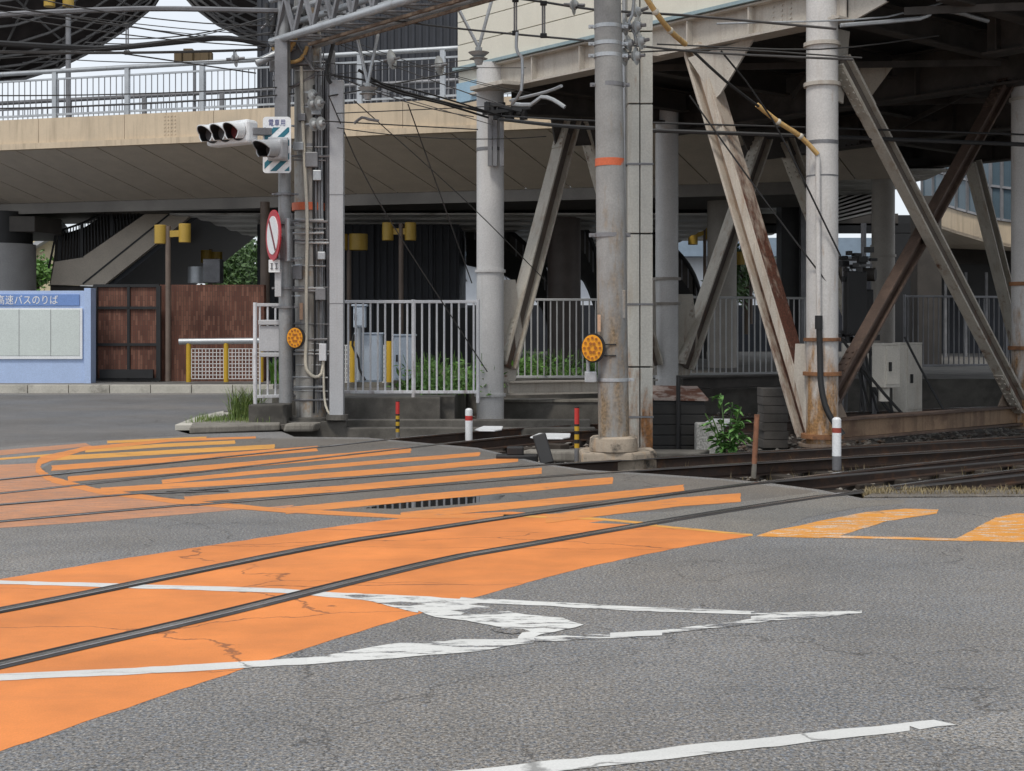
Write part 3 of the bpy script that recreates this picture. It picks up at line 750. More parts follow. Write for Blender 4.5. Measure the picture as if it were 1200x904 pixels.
brace(fp(.2, 9.8, 5.3), fp(.2, 5.5, .6), U, m_bracebrown, .2, .22)
# left bay plane through the smooth white column (inverted V) and the next bay
Q = V(((574.5 - CX) * 23.5 / F, 23.5, 0))
def q(s, z): return Q + N * s + V((0, 0, z))
brace(at(672, 128, 25.0), at(593, 430, 23.75), U, m_brace, .28, .28)
brace(at(684, 128, 25.2), at(766, 430, 26.0), U, m_brace, .28, .28)
MB().prism([at(644, 124, 24.6), at(716, 122, 25.4), at(702, 170, 25.2), at(652, 172, 24.75)], U * .035).build('gusset', m_girdark, st)
MB().prism([at(589, 328, 23.8), at(604, 328, 23.9), at(614, 400, 23.95), at(604, 446, 23.9), at(589, 448, 23.8)], U * .03).build('gusset', m_beige, st)
MB().prism([at(768, 328, 26.1), at(758, 330, 26.0), at(756, 400, 25.95), at(764, 440, 26.0), at(770, 440, 26.1)], U * .03).build('gusset', m_beige, st)
MB().hbeam(at(595, 455, 23.75), at(766, 452, 26.0), .22, .24, U).build('tie_beam', m_beige, st)
brace(at(895, 160, 28.0), at(802, 430, 26.6), U, m_brace, .28, .30)
brace(at(920, 164, 28.3), at(1004, 385, 29.6), U, m_brace, .28, .28)
MB().prism([at(866, 150, 27.7), at(950, 150, 28.6), at(930, 185, 28.4), at(880, 185, 27.9)], U * .035).build('gusset', m_girdark, st)
MB().prism([at(794, 345, 26.6), at(812, 345, 26.7), at(818, 400, 26.8), at(808, 440, 26.7), at(794, 440, 26.6)], U * .03).build('gusset', m_brace, st)
MB().hbeam(at(800, 450, 26.7), at(1000, 444, 29.3), .22, .26, U).build('tie_beam', m_girdark, st)
MB().hbeam(at(800, 140, 26.7), at(1130, 132, 32.0), .25, .5, U).build('cross_girder', m_girdark, st)
MB().hbeam(at(600, 118, 23.7), at(800, 130, 26.6), .25, .5, U).build('cross_girder', m_girdark, st)
brace(at(1140, 190, 30), at(1198, 420, 30.6), U, m_brace, .28, .28)
MB().prism([at(985, 80, 22.1), at(1050, 74, 21.6), at(1016, 120, 21.9)], U * .035).build('gusset', m_brace, st)
girder('cross_girder', -6, -.6, 3.1, 6.1, 5.5, m_girdark, 1.2)
# boxed white double duct column in front
bx = thing('boxed_column', 'square cream panelled downpipe casing standing just behind the concrete pole', 'column', gr(749, 527))
Y = 17.6
p = MB()
for a, b in ((734.5, 748), (749.3, 763.5)):
    zs = [525, 488, 430, 357, 275, 194, 124, 40, -60]
    for y1, y0 in zip(zs, zs[1:]):
        x0, x1 = (a - CX) * Y / F, (b - CX) * Y / F; z1, z0 = zc(y1, Y), zc(y0, Y)
        p.box(((x0 + x1) / 2, Y, (z0 + z1) / 2), (x1 - x0, .3, z0 - z1 - .02))
p.build('panel', mat('panel_cream', (.50, .495, .45), .55, 0, var=.06, streak=((.33, .26, .18), .55, .8, .6), rust=((.33, .14, .04), -.1, 1.6, .34)), bx, bevel=.006)
MB().box(((749 - CX) * Y / F, Y + .02, zc(232, Y)), (.27, .24, 7)).build('core', m_dark, bx)
for y in (488, 357, 194):
    MB().box(((749 - CX) * Y / F, Y, zc(y, Y)), (.34, .32, .022)).build('joint_strip', m_galvdark, bx)
MB().tube([(( 731.5 - CX) * Y / F, Y - .05, 0.05), ((731 - CX) * Y / F, Y - .05, 6.6)], .028, 10).build('conduit', m_galv, bx, smooth=True)

# ------------------------------------------------------------------ pedestrian bridge
pb = thing('pedestrian_bridge', 'beige footbridge with tan panelled underside and grey bar railing', 'footbridge', (-8, 34, 0))
A, Bq = V((-13.1, 35, 0)), V((-1.19, 31.7, 0)); D = (Bq - A).normalized(); PN = V((-D.y, D.x, 0))
def bp(l, d, z): return A + D * l + PN * d + V((0, 0, z))
L0, L1 = -16, 20.5
mb = MB(); l = L0
while l < L1:
    e = min(l + 2.45, L1); mb.bar(bp(l + .006, 0, 6.56), bp(e - .006, 0, 6.56), .12, .62, PN); l = e
mb.build('fascia', m_fascia, pb)
MB().bar(bp(L0, -.03, 6.17), bp(L1, -.03, 6.17), .2, .15, PN).build('fascia_lip', m_fascia, pb)
mb = MB()
bl = 9.55 - 4.4
for i in range(6):
    for j in range(4): mb.disc(bp(4.72 + j * .095, -.065, 6.33 + i * .09), PN, .017, .02, 8)
mb.build('bolt_plate', m_fascia, pb)
mb = MB(); l = L0            # inclined soffit panels with open joints
while l < L1:
    e = l + 1.17
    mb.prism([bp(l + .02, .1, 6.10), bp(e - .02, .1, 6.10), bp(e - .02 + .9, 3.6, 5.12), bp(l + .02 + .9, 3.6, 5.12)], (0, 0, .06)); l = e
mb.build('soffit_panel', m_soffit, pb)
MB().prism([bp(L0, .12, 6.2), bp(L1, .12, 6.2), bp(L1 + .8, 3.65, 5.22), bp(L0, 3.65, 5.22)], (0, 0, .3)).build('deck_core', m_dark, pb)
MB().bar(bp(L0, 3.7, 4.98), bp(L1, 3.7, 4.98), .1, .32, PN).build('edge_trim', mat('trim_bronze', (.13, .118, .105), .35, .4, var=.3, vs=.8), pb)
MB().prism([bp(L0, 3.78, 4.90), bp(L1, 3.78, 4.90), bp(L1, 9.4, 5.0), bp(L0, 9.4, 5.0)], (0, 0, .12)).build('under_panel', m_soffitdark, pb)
MB().prism([bp(L0, .1, 6.83), bp(L1, .1, 6.83), bp(L1, 4.2, 6.83), bp(L0, 4.2, 6.83)], (0, 0, .06)).build('deck', m_pave, pb)
def railing(d, zb, h, name, mrail, l0, l1, step, postw):
    r = MB(); r.tube([bp(l0, d, zb + h), bp(l1, d, zb + h)], .06, 10); r.bar(bp(l0, d, zb + h - .20), bp(l1, d, zb + h - .20), .05, .045, PN); r.bar(bp(l0, d, zb + .1), bp(l1, d, zb + .1), .05, .05, PN)
    o = r.build(name, mrail, pb, smooth=True)
    b = MB(); l = l0
    while l < l1: b.bar(bp(l, d, zb + .1), bp(l, d, zb + h - .2), .018, .018, PN); l += .165
    b.build('bars', m_galvdark, o)
    l = l0 + 1.0; n = 0
    while l < l1:
        MB().bar(bp(l, d - .02, zb - .03), bp(l, d - .02, zb + h - .04), .09, .115, PN).build('post', mrail, o); l += step
railing(.05, 6.87, 1.2, 'railing', m_galv, L0, L1, 2.07, .2)
railing(3.95, 6.87, 1.2, 'rear_railing', m_galvdark, L0, L1, 2.4, .2)
mb = MB()
for (x0, x1, ya, yb) in ((1, 34, 270, 450), ):
    c = at(-1, 385, 38.6); mb.cyl((c.x - .3, c.y + 1, .1), (c.x - .3, c.y + 1, 3.98), .95, 36)
pr = mb.build('pier', mat('pier_panel', (.34, .335, .335), .5, 0, var=.06), pb, smooth=True)
MB().cyl((c.x - .3, c.y + 1, 4.0), (c.x - .3, c.y + 1, 4.9), .86, 36).build('pier_head', m_dark, pr, smooth=True)
MB().prism([(-32, 38.6, 4.3), (-13.6, 38.9, 4.3), (-13.2, 40, 4.3), (-14, 43, 4.3), (-32, 44, 4.3)], (0, 0, .45)).build('landing_slab', m_soffitdark, pb, bevel=.02)
c = at(310.5, 440, 36.2); MB().cyl((c.x, c.y, .1), (c.x, c.y, 4.9), .125, 20).build('prop_post', m_brownpost, pb, smooth=True)
for px, Yp, ww in ((661, 41, .5),):
    c = at(px, 400, Yp); MB().cyl((c.x, c.y, .3), (c.x, c.y, 5.2), ww, 30).build('pier', mat('pier_brown', (.085, .066, .058), .55, 0, var=.2), pb, smooth=True)
# small lamp and posts standing on the deck
lp = thing('deck_lamp', 'dark twin headed lamp on the footbridge in front of the sky', 'lamp', at(228, 132, 38))
MB().cyl(at(228, 140, 38), at(228, 72, 38), .045, 10).build('post', m_galvdark, lp, smooth=True)
mb = MB(); mb.box(at(228, 68, 38), (1.0, .2, .3)); mb.box(at(210, 68, 38), (.22, .32, .32)); mb.box(at(222, 67, 38), (.26, .4, .4)); mb.box(at(241, 67, 38), (.22, .32, .34))
mb.build('lamp_head', mat('lamp_dark_brown', (.10, .065, .025), .5), lp, bevel=.02)
lp = thing('street_lamp', 'tall grey lamp post with two yellow cylinder heads hanging before the dark canopy', 'lamp', at(80, 138, 37))
MB().cyl(at(80, 140, 37), at(80, 10, 37), .07, 12).build('post', m_galvdark, lp, smooth=True)
MB().cyl(at(58, -14, 37), at(82, -14, 37), .05, 10).build('arm', m_galvdark, lp, smooth=True)
for px in (58, 80): MB().cyl(at(px, 8, 37), at(px, -16, 37), .15, 20).build('lamp_head', m_yel, lp, smooth=True)

# ------------------------------------------------------------------ stairs
sc = thing('staircase', 'dark railed staircase climbing to the footbridge behind the brick wall', 'staircase', at(120, 335, 40))
Y0 = 40.5
poly = [at(59, 334, Y0), at(64, 307, Y0), at(96, 302, Y0), at(186, 240, Y0), at(240, 240, Y0), at(121, 335, Y0)]
MB().prism(poly, (0, .25, 0)).build('stringer', m_soffit, sc)
MB().bar(at(97, 333, Y0 - .01), at(210, 242, Y0 - .01), .02, .05).build('stringer_joint', m_dark, sc)
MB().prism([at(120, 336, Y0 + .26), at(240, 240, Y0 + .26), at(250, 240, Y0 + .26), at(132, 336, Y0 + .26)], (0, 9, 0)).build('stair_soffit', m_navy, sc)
MB().prism([at(59, 334, Y0 + .26), at(120, 336, Y0 + .26), at(122, 342, Y0 + .26), at(59, 342, Y0 + .26)], (0, 5.5, 0)).build('landing', m_soffitdark, sc)
MB().prism([q_ + V((0, 9.3, 0)) for q_ in poly], (0, .25, 0)).build('stringer', m_soffitdark, sc)
MB().prism([at(58, 334, Y0 + 2.2), at(67, 277, Y0 + 2.2), at(100, 266, Y0 + 2.2), at(196, 205, Y0 + 2.2), at(262, 236, Y0 + 2.2), at(140, 335, Y0 + 2.2)], (0, .2, 0)).build('far_parapet', m_soffitdark, sc)
r = MB(); path = [at(57, 315, Y0), at(66, 272, Y0), at(96, 262, Y0), at(152, 236, Y0), at(186, 212, Y0)]
r.tube(path, .035, 8)
for (a0, a1), (b0, b1) in (((at(66, 272, Y0), at(96, 262, Y0)), (at(64, 307, Y0), at(96, 302, Y0))), ((at(96, 262, Y0), at(175, 220, Y0)), (at(96, 302, Y0), at(180, 244, Y0)))):
    n = 9 if a1.x < -12.5 else 22
    for i in range(n + 1): r.bar(a0.lerp(a1, i / n), b0.lerp(b1, i / n), .02, .03)
for a, b in ((at(70, 270, Y0), at(70, 305, Y0)), (at(96, 262, Y0), at(96, 302, Y0)), (at(131, 244, Y0), at(131, 276, Y0))): r.bar(a, b, .07, .09)
r.build('railing', m_dark, sc)

# ------------------------------------------------------------------ dark corrugated building
nb = thing('corrugated_building', 'tall dark navy building with ribbed metal cladding behind the footbridge', 'building', (-2, 44, .4))
xl, xr = at(300, 0, 43).x, at(538, 0, 43).x
mb = MB(); mb.box(((xl + xr) / 2, 46.2, 8), (xr - xl, 6, 16)); x = xl + .1
while x < xr:
    mb.box((x, 43.17, 8), (.09, .06, 16)); x += .22
mb.build('ribbed_wall', m_navy, nb)
MB().box(((xl + xr) / 2 + 2, 43.12, .9), (3.2, .1, 2.6)).build('door_recess', m_dark, nb)
for px in (436, 505): MB().box(at(px, 330, 43.1) , (.12, .12, 9)).build('corner_post', m_navy, nb)

# ------------------------------------------------------------------ slatted ceiling of the concourse behind, with escalators
cn = thing('station_concourse', 'covered concourse with silver slatted ceiling behind the columns', 'concourse', (4, 48, .5))
mb = MB(); y = 39.6
while y < 58:
    xl_ = -9.9 if y < 49 else -8.5
    mb.box(((xl_ + 6.4) / 2, y, 4.87 + .02 * math.sin(y * 3)), (6.4 - xl_, .26, .05)); y += .29
y = 33.5
while y < 60:
    mb.box((8.6, y, 5.43 + .02 * math.sin(y * 3)), (4.2, .278, .05)); y += .29
mb.build('ceiling_slats', m_silver, cn)
MB().box((-1.75, 44.3, 5.08), (16.3, 9.4, .2)).build('ceiling_void', m_deck, cn)
MB().box((-1.1, 53.5, 5.08), (15, 9, .2)).build('ceiling_void', m_deck, cn)
MB().box((8.6, 47, 5.62), (4.2, 27, .2)).build('ceiling_void', m_deck, cn)
MB().box((25, 58, 1.9), (20, .4, 3.4)).build('back_wall', m_navy, cn)
MB().box((9.5, 62, 1.5), (26, .3, 2.2)).build('low_wall', m_navy, cn)
mb = MB(); y = 36.0
for k in range(16):
    p0 = at(966, 262 - k * 3.9, 38 + k * .25); p1 = at(1026, 248 - k * 5.2, 38 + k * .25); mb.bar(p0, p1, .3, .05)
mb.build('sloped_slats', m_silver, cn)
MB().prism([at(966, 264, 38.2), at(1026, 250, 38.2), at(1026, 168, 42.5), at(966, 200, 42.5)], (0, .1, .1)).build('sloped_panel', m_soffitdark, cn)
MB().box(at(905, 258, 44), (8, .4, .38)).build('beam', m_soffitdark, cn)
MB().box(at(985, 268, 44), (6, .4, .3)).build('beam', m_dark, cn)
MB().box(at(1160, 330, 52), (9, .4, 1.3)).build('beam', m_dark, cn)
MB().box(at(1110, 305, 54), (6, .4, 1.2)).build('panel_wall', m_soffitdark, cn)
for px, Yp, w, mm in ((928, 42, .8, m_dark), (944, 41.5, .35, m_galvdark), (1085, 40, .7, m_soffitdark), (1060, 47, 1.2, m_dark)):
    MB().box((at(px, 0, Yp).x, Yp, 2.9), (w, w, 5.0)).build('pillar', mm, cn)
mb = MB()
for px in range(1060, 1260, 24): mb.box((at(px, 0, 50).x, 50, 2), (.08, .08, 3.2))
mb.build('mullions', m_galvdark, cn)
def escalator(label, px0, y0, px1, y1, Y, drop):
    e = thing('escalator', label, 'escalator', at(px1, y1 + 30, Y))
    pts = smoothpath([at(px0 - 40, y0 - 10, Y), at(px0, y0, Y), at(px0 + (px1 - px0) * .5, y0 + (y1 - y0) * .36, Y), at(px1 - 5, y1 - 10, Y), at(px1 + 10, y1 + 40, Y)], .3)
    MB_ = MB(); h = V((0, 0, -drop)); V0 = pts
    for a, b in zip(V0, V0[1:]): MB_.hexa([a, b, b + h, a + h], [a + V((0, .12, 0)), b + V((0, .12, 0)), b + h + V((0, .12, 0)), a + h + V((0, .12, 0))])
    MB_.build('balustrade', m_girdark, e)
    MB().tube(pts, .075, 8).build('handrail', m_rubber, e, smooth=True)
    sk = [p - V((0, 0, drop)) for p in pts]
    MB_ = MB()
    for a, b in zip(sk, sk[1:]): MB_.hexa([a, b, b - V((0, 0, .9)), a - V((0, 0, .9))], [a + V((0, 1.2, 0)), b + V((0, 1.2, 0)), b + V((0, 1.2, -.9)), a + V((0, 1.2, -.9))])
    MB_.build('truss_casing', m_deck, e)
    rb = MB(); n = 18
    for i in range(n): a = pts[int(i * (len(pts) - 1) / n)]; rb.bar(a, a - V((0, 0, drop)), .03, .04)
    rb.build('balusters', m_galvdark, e)
escalator('dark escalator descending behind the pale diagonal brace', 586, 265, 640, 318, 47, .7)
escalator('dark escalator descending between the brown pier and the concrete pole', 678, 258, 712, 340, 45.5, .9)
escalator('dark escalator with curved end beyond the smooth grey column', 764, 270, 818, 332, 47, .8)

# ------------------------------------------------------------------ things far behind
fb = thing('far_building', 'bright white building with blue roof band glimpsed beyond the concourse', 'building', (6, 82, .5))
MB().box((8, 84, 3.1), (34, 2, 6.4)).build('wall', m_farwhite, fb)
MB().box((8, 82.9, 6.4), (34.4, 3.0, 1.1)).build('roof', m_farblue, fb)
mb = MB()
for i in range(24): mb.bar((-7 + i * 1.25, 82.92, 5.4), (-7.0 + i * 1.25 + .5, 82.92, 4.4), .1, .07)
mb.build('bracket', m_galvdark, fb)
MB().box((8, 82.9, 2.0), (34, .2, 1.4)).build('window', m_glassblue, fb)
cb = thing('far_house', 'small cream house with pale roof seen between pier and staircase', 'house', at(48, 345, 62))
MB().box(at(48, 320, 62), (2.6, 3, 3.4)).build('wall', m_cream2, cb)
MB().prism([at(20, 296, 60), at(66, 268, 60), at(66, 274, 60), at(20, 302, 60)], (0, 5, 0)).build('roof', m_grey, cb)
gw = thing('glazed_walkway', 'curved glass walkway with beige base at the edge of the dark station deck', 'walkway', at(1150, 270, 46))
arc = [at(1080, 232, 50), at(1120, 245, 48), at(1160, 256, 46.5), at(1200, 262, 45.5), at(1290, 266, 45)]
mb = MB()
for a, b in zip(arc, arc[1:]): mb.hexa([a, b, b - V((0, 0, .85)), a - V((0, 0, .85))], [p_ + V((0, .3, 0)) for p_ in (a, b, b - V((0, 0, .85)), a - V((0, 0, .85)))])
mb.build('base_band', m_fascia, gw)
mb = MB()
for a, b in zip(arc, arc[1:]): mb.hexa([a, b, b + V((0, 0, 2.7)), a + V((0, 0, 2.7))], [p_ + V((0, .05, 0)) for p_ in (a, b, b + V((0, 0, 2.7)), a + V((0, 0, 2.7)))])
mb.build('glazing', m_glassblue, gw)
mb = MB()
for a, b in zip(arc, arc[1:]):
    for i in range(3): q0 = a.lerp(b, i / 3) - V((0, .06, 0)); mb.bar(q0, q0 + V((0, 0, 2.7)), .08, .1)
    for zz in (.0, 1.1, 2.2): mb.bar(a + V((0, -.06, zz)), b + V((0, -.06, zz)), .07, .08)
mb.build('mullions', m_galvdark, gw)
MB().prism([p_ - V((0, 0, .86)) for p_ in arc] + [at(1290, 300, 56), at(1060, 290, 58)], (0, 0, .1)).build('soffit', m_soffit, gw)
# overhead canopies
for lab, pts in (('broad dark canopy roof with steel trusses, cut off by the photo corner', [at(-10, 97, 46), at(32, 92, 46), at(70, 80, 46), at(110, 60, 46), at(150, 34, 46), at(182, 8, 46), at(205, -30, 46), at(240, -120, 46), at(-60, -420, 34), at(-500, -300, 34), at(-300, 60, 44)]),
                 ('narrower dark canopy roof behind the left pole', [at(208, -14, 48), at(228, 8, 48), at(255, 28, 48), at(290, 45, 48), at(330, 60, 48), at(372, 72, 48), at(420, 74, 49), at(430, -200, 44), at(300, -300, 40)])):
    cp = thing('canopy_roof', lab, 'canopy', (pts[0].x, pts[0].y, 0))
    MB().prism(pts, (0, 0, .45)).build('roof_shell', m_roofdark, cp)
    mb = MB(); n = len(pts)
    edgep = smoothpath(pts[:7] if n > 9 else pts[:6], .8); anchor = pts[8] if n > 9 else V((pts[7] + pts[8]) / 2)
    dn = V((0, -.12, -.16))
    def tp(i, f): e = edgep[max(0, min(len(edgep) - 1, int(i)))]; return e.lerp(anchor, f) + dn
    for f in (.012, .03, .055, .085, .12, .17, .24):
        mb.tube([tp(i, f) for i in range(0, len(edgep), 2)], .045, 6)
    for i in range(0, len(edgep) - 3, 2):
        mb.tube([tp(i, .012), tp(i + 3, .06)], .028, 6); mb.tube([tp(i + 3, .012), tp(i, .06)], .028, 6)
        if i % 4 == 0: mb.tube([tp(i, .02), tp(i + 5, .3)], .04, 6); mb.tube([tp(i + 5, .05), tp(i, .34)], .04, 6)
    mb.build('truss', m_truss, cp)
# trees behind the brick wall
def tree(name, label, base, h, r, n, m, leaf=.13):
    t_ = thing(name, label, 'tree', base)
    tr = MB(); b = V(base); top = b + V((.1, 0, h * .62)); tr.tube([b, b + V((.05, 0, h * .3)), top], [.13, .1, .05], 10)
    cl = []
    for i in range(11):
        a = random.random() * 6.28; q0 = b + V((0, 0, h * random.uniform(.25, .6))); e = b + V((math.cos(a) * r * random.uniform(.3, .8), math.sin(a) * r * .7, h * random.uniform(.5, .95)))
        tr.tube([q0, q0.lerp(e, .5) + V((0, 0, .1)), e], [.05, .035, .015], 6); cl.append(e)
    tr.build('trunk', m_bark, t_, smooth=True)
    mb = MB()
    for i in range(n):
        c_ = random.choice(cl); o_ = V((random.gauss(0, 1), random.gauss(0, 1), random.gauss(0, .8))) * r * .26
        p_ = c_ + o_; a = V((random.gauss(0, 1), random.gauss(0, 1), random.gauss(0, 1))).normalized(); bb = a.orthogonal().normalized(); s_ = leaf * random.uniform(.6, 1.3)
        mb.face(mb._v([p_ - a * s_, p_ + bb * s_ * .45, p_ + a * s_, p_ - bb * s_ * .45]))
    mb.build('crown', m, t_)
tree('tree', 'leafy green tree showing above the brick wall beside the no parking sign', at(286, 405, 62), 5.4, 2.3, 9000, m_leafdark, .12)
tree('tree', 'thin pale tree between the cream house and the staircase', at(42, 372, 52), 2.2, 1.0, 900, m_leaf, .12)
tree('tree', 'rounded dark tree seen past the rusty brace', at(874, 392, 56), 3.2, 1.3, 2600, m_leafdark, .14)

# ------------------------------------------------------------------ far pavement: board, gate, brick wall, guard rail, lamps
bw = MB().box((at(248, 0, 35).x, 35.2, 1.42), (at(308, 0, 35).x - at(186, 0, 35).x, .3, 2.5)).build('brick_wall', m_brick)
tag(bw, 'red brown brick wall beyond the far pavement', 'wall')
bd = thing('notice_board', 'pale blue bus stop notice board with empty grey display panel', 'notice board', at(50, 450, 33.9))
Y = 33.9; x0, x1 = at(-240, 0, Y).x, at(100, 0, Y).x; X1 = at(108, 0, Y).x
z_ = lambda y: zc(y, Y)
def rect(name, xa, xb, ya, yb, d, m, parent, yoff=0, bevel=.006):
    za, zb = z_(ya), z_(yb)
    return MB().box(((xa + xb) / 2, Y + yoff, (za + zb) / 2), (xb - xa, d, za - zb)).build(name, m, parent, bevel=bevel)
rect('body', x0, x1, 341, 449, .3, m_boardblue, bd, .10)
rect('side_post', x1 + .004, X1, 338, 450, .42, m_boardblue, bd, .10)
rect('title_band', at(-240, 0, Y).x, at(94, 0, Y).x, 345, 358.5, .03, m_boarddeep, bd, -.07)
fr = rect('frame', at(-236, 0, Y).x, at(98, 0, Y).x, 361.5, 421, .05, m_signwhite, bd, -.08)
rect('display_panel', at(-230, 0, Y).x, at(95, 0, Y).x, 363, 417, .03, m_boardglass, fr, -.10)
for px in (24, 61): rect('panel_joint', at(px, 0, Y).x, at(px, 0, Y).x + .012, 363, 417, .03, m_galvdark, fr, -.104, 0)
rect('foot_strip', x0, x1, 449, 451.5, .34, m_grey, bd, .10)
tx = text_mesh('lettering', '高速バスのりば', m_textwhite, bd, at(32, 351.5, Y - .09), (1, 0, 0), (0, 0, 1), (71.5 * Y / F, 11 * Y / F), .006, 1.05)
gt = thing('gate', 'dark framed gate with smoked panels between blue board and brick wall', 'gate', at(148, 447, 34.6))
Y = 34.6
ga, gb_ = at(110, 0, Y).x, at(187, 0, Y).x
mb = MB()
for px in (112, 151, 186): rect_x = at(px, 0, Y).x; mb.box((rect_x, Y, (z_(335) + z_(446)) / 2), (.11 if px != 151 else .07, .1, z_(335) - z_(446)))
for py in (335, 361, 404, 445): mb.box(((ga + gb_) / 2, Y - .005, z_(py)), (gb_ - ga, .09, .07))
mb.build('frame', m_dark, gt)
for a, b in ((114, 150), (152.5, 185)):
    for c_, d_ in ((337, 360), (362.5, 403), (405.5, 444)):
        rect('panel', at(a, 0, Y).x, at(b, 0, Y).x, c_, d_, .03, m_brick, gt, .02, 0)
MB().box((at(150, 0, Y).x, Y - .12, z_(438)), (1.35, .1, .22)).build('kick_plate', m_dark, gt)
gp = thing('guard_rail', 'pipe guard rail with yellow posts and white mesh panels before the brick wall', 'guard rail', at(258, 447, 33.5))
Y = 33.5
MB().tube([at(210, 400.5, Y), at(306, 399.5, Y)], .075, 14).build('top_pipe', m_galv, gp, smooth=True)
for px in (221, 265, 306): MB().cyl(at(px, 448, Y), at(px, 402, Y), .06, 12).build('post', m_yelpost, gp, smooth=True)
mb = MB()
for a, b in ((224.5, 262), (268, 304)):
    for i in range(10): px = a + (b - a) * i / 9; mb.bar(at(px, 409, Y), at(px, 444, Y), .012, .014)
    for j in range(9): py = 409 + 35 * j / 8; mb.bar(at(a, py, Y), at(b, py, Y), .012, .014)
mb.build('mesh_panel', m_textwhite, gp)
def twin_lamp(label, px, ybase, ytop, Y, heads, hr, hh, m=m_yel):
    t_ = thing('street_lamp', label, 'lamp', at(px, ybase, Y), 'yellow twin headed lamps')
    MB().cyl(at(px, ybase, Y), at(px, ytop, Y), .065, 12).build('post', m_brownpost, t_, smooth=True)
    MB().bar(at(heads[0][0], heads[0][1], Y), at(heads[-1][0], heads[-1][1], Y), .08, .16).build('arm', m, t_)
    for hx, hy in heads: MB().cyl(at(hx, hy + hh / 2, Y), at(hx, hy - hh / 2, Y), hr, 24).build('lamp_head', m, t_, smooth=True, bevel=.01)
twin_lamp('twin yellow lamp on a brown post before the brick wall', 197, 447, 265, 33.75, [(188, 275), (216.5, 273.5)], .145, 22)
twin_lamp('twin yellow lamp lit by day in front of the navy building', 470, 430, 262, 36, [(454.5, 271.5), (481, 271.5)], .15, 21)
twin_lamp('dim twin yellow lamp in the shade beside the boxed grey post', 409, 430, 276, 38, [(397, 284), (420, 284)], .26, 19)
twin_lamp('small amber lamp hanging past the smooth grey column', 826, 380, 266, 50, [(812, 277), (832, 271)], .18, 20)
twin_lamp('small amber lamp low beyond the tan pier', 880, 380, 292, 52, [(867, 303), (890, 303)], .2, 15)
twin_lamp('small amber lamp left of the pale diagonal brace', 604, 380, 300, 50, [(590, 310), (606, 310)], .2, 14)
twin_lamp('small amber lamp under the dark staircase', 247, 360, 292, 44, [(242, 301), (254, 303)], .18, 15)
tag(MB().box(at(250, 318, 40), (.5, .5, .7)).build('utility_cabinet', m_galvdark, bevel=.02), 'boxy grey metal unit peeking over the brick wall beneath the stairs', 'cabinet')
tag(MB().cyl(at(232, 332, 41), at(232, 313, 41), .3, 20).build('water_tank', m_galv, smooth=True), 'round grey tank peeking over the brick wall beneath the stairs', 'tank')
# ------------------------------------------------------------------ poles
def band(parent, px, Y, y, r, h=.05, m=None, name='clamp_band', lugs=True):
    c = at(px, y, Y); mb = MB(); mb.cyl(c - V((0, 0, h / 2)), c + V((0, 0, h / 2)), r, 32)
    if lugs:
        for sg in (-1, 1): mb.box(c + V((sg * (r + .03), -.02, 0)), (.07, .03, h * .9)); mb.cyl(c + V((sg * (r + .03), -.07, 0)), c + V((sg * (r + .03), .04, 0)), .012, 8)
    return mb.build(name, m or m_galv, parent, smooth=True)
Yp = 21.5
lp = thing('utility_pole', 'weathered concrete pole carrying conduits, the long white cable and an amber reflector', 'pole', at(363, 492, Yp))
MB().tube([at(365, 493, Yp), at(363, 330, Yp), at(361, 100, Yp), at(359.5, -80, Yp)], [.245, .235, .215, .20], 40).build('shaft', m_polel, lp, smooth=True)
MB().cyl(at(365, 497, Yp), at(365, 488, Yp), .36, 28).build('footing', m_concdark, lp, bevel=.02)
for y in (456, 414, 379, 347, 312, 303, 270, 232, 208, 190, 172, 148, 128, 111): band(lp, 362.5, Yp, y, .232 if y > 300 else .222, random.choice((.022, .03, .05)), random.choice((m_galv, m_galvdark, m_galvdark)), lugs=random.random() < .5)
b = band(lp, 361.8, Yp, 243, .262, .12, m_orangeband, 'orange_band', False)
for y in (403, 410, 428): MB().tube([at(347, y, Yp - .23), at(378, y, Yp - .23)], .008, 6).build('wire_tie', m_galv, lp)
MB().box(at(353, 365, Yp - .235), (.05, .02, .26)).build('number_plate', m_plate, lp)
for px, r, y0, y1, m in ((384.5, .04, 492, 70, m_galvdark), (379.5, .03, 480, 90, m_dark), (389.5, .045, 330, 60, m_galvdark), (341.5, .035, 470, 250, m_galvdark), (393, .03, 492, 120, m_dark)):
    MB().cyl(at(px, y0, Yp - .02), at(px, y1, Yp - .02), r, 12).build('conduit', m, lp, smooth=True)
MB().tube(smoothpath([at(353, 78, Yp - .24), at(354, 120, Yp - .25), at(357, 190, Yp - .26), at(360, 260, Yp - .27), at(359, 330, Yp - .27), at(359, 390, Yp - .27), at(358, 425, Yp - .27), at(361, 436, Yp - .28), at(369, 442, Yp - .28), at(377, 438, Yp - .26), at(379, 422, Yp - .26)], .15), .026, 10).build('white_cable', m_cream, lp, smooth=True)
MB().box(at(378.5, 413, Yp - .26), (.11, .12, .27)).build('junction_box', m_white, lp, bevel=.01)
MB().tube(smoothpath([at(379, 424, Yp - .26), at(380, 465, Yp - .26), at(384, 482, Yp - .3), at(392, 491, Yp - .3)], .1), .018, 8).build('white_cable', m_cream, lp, smooth=True)
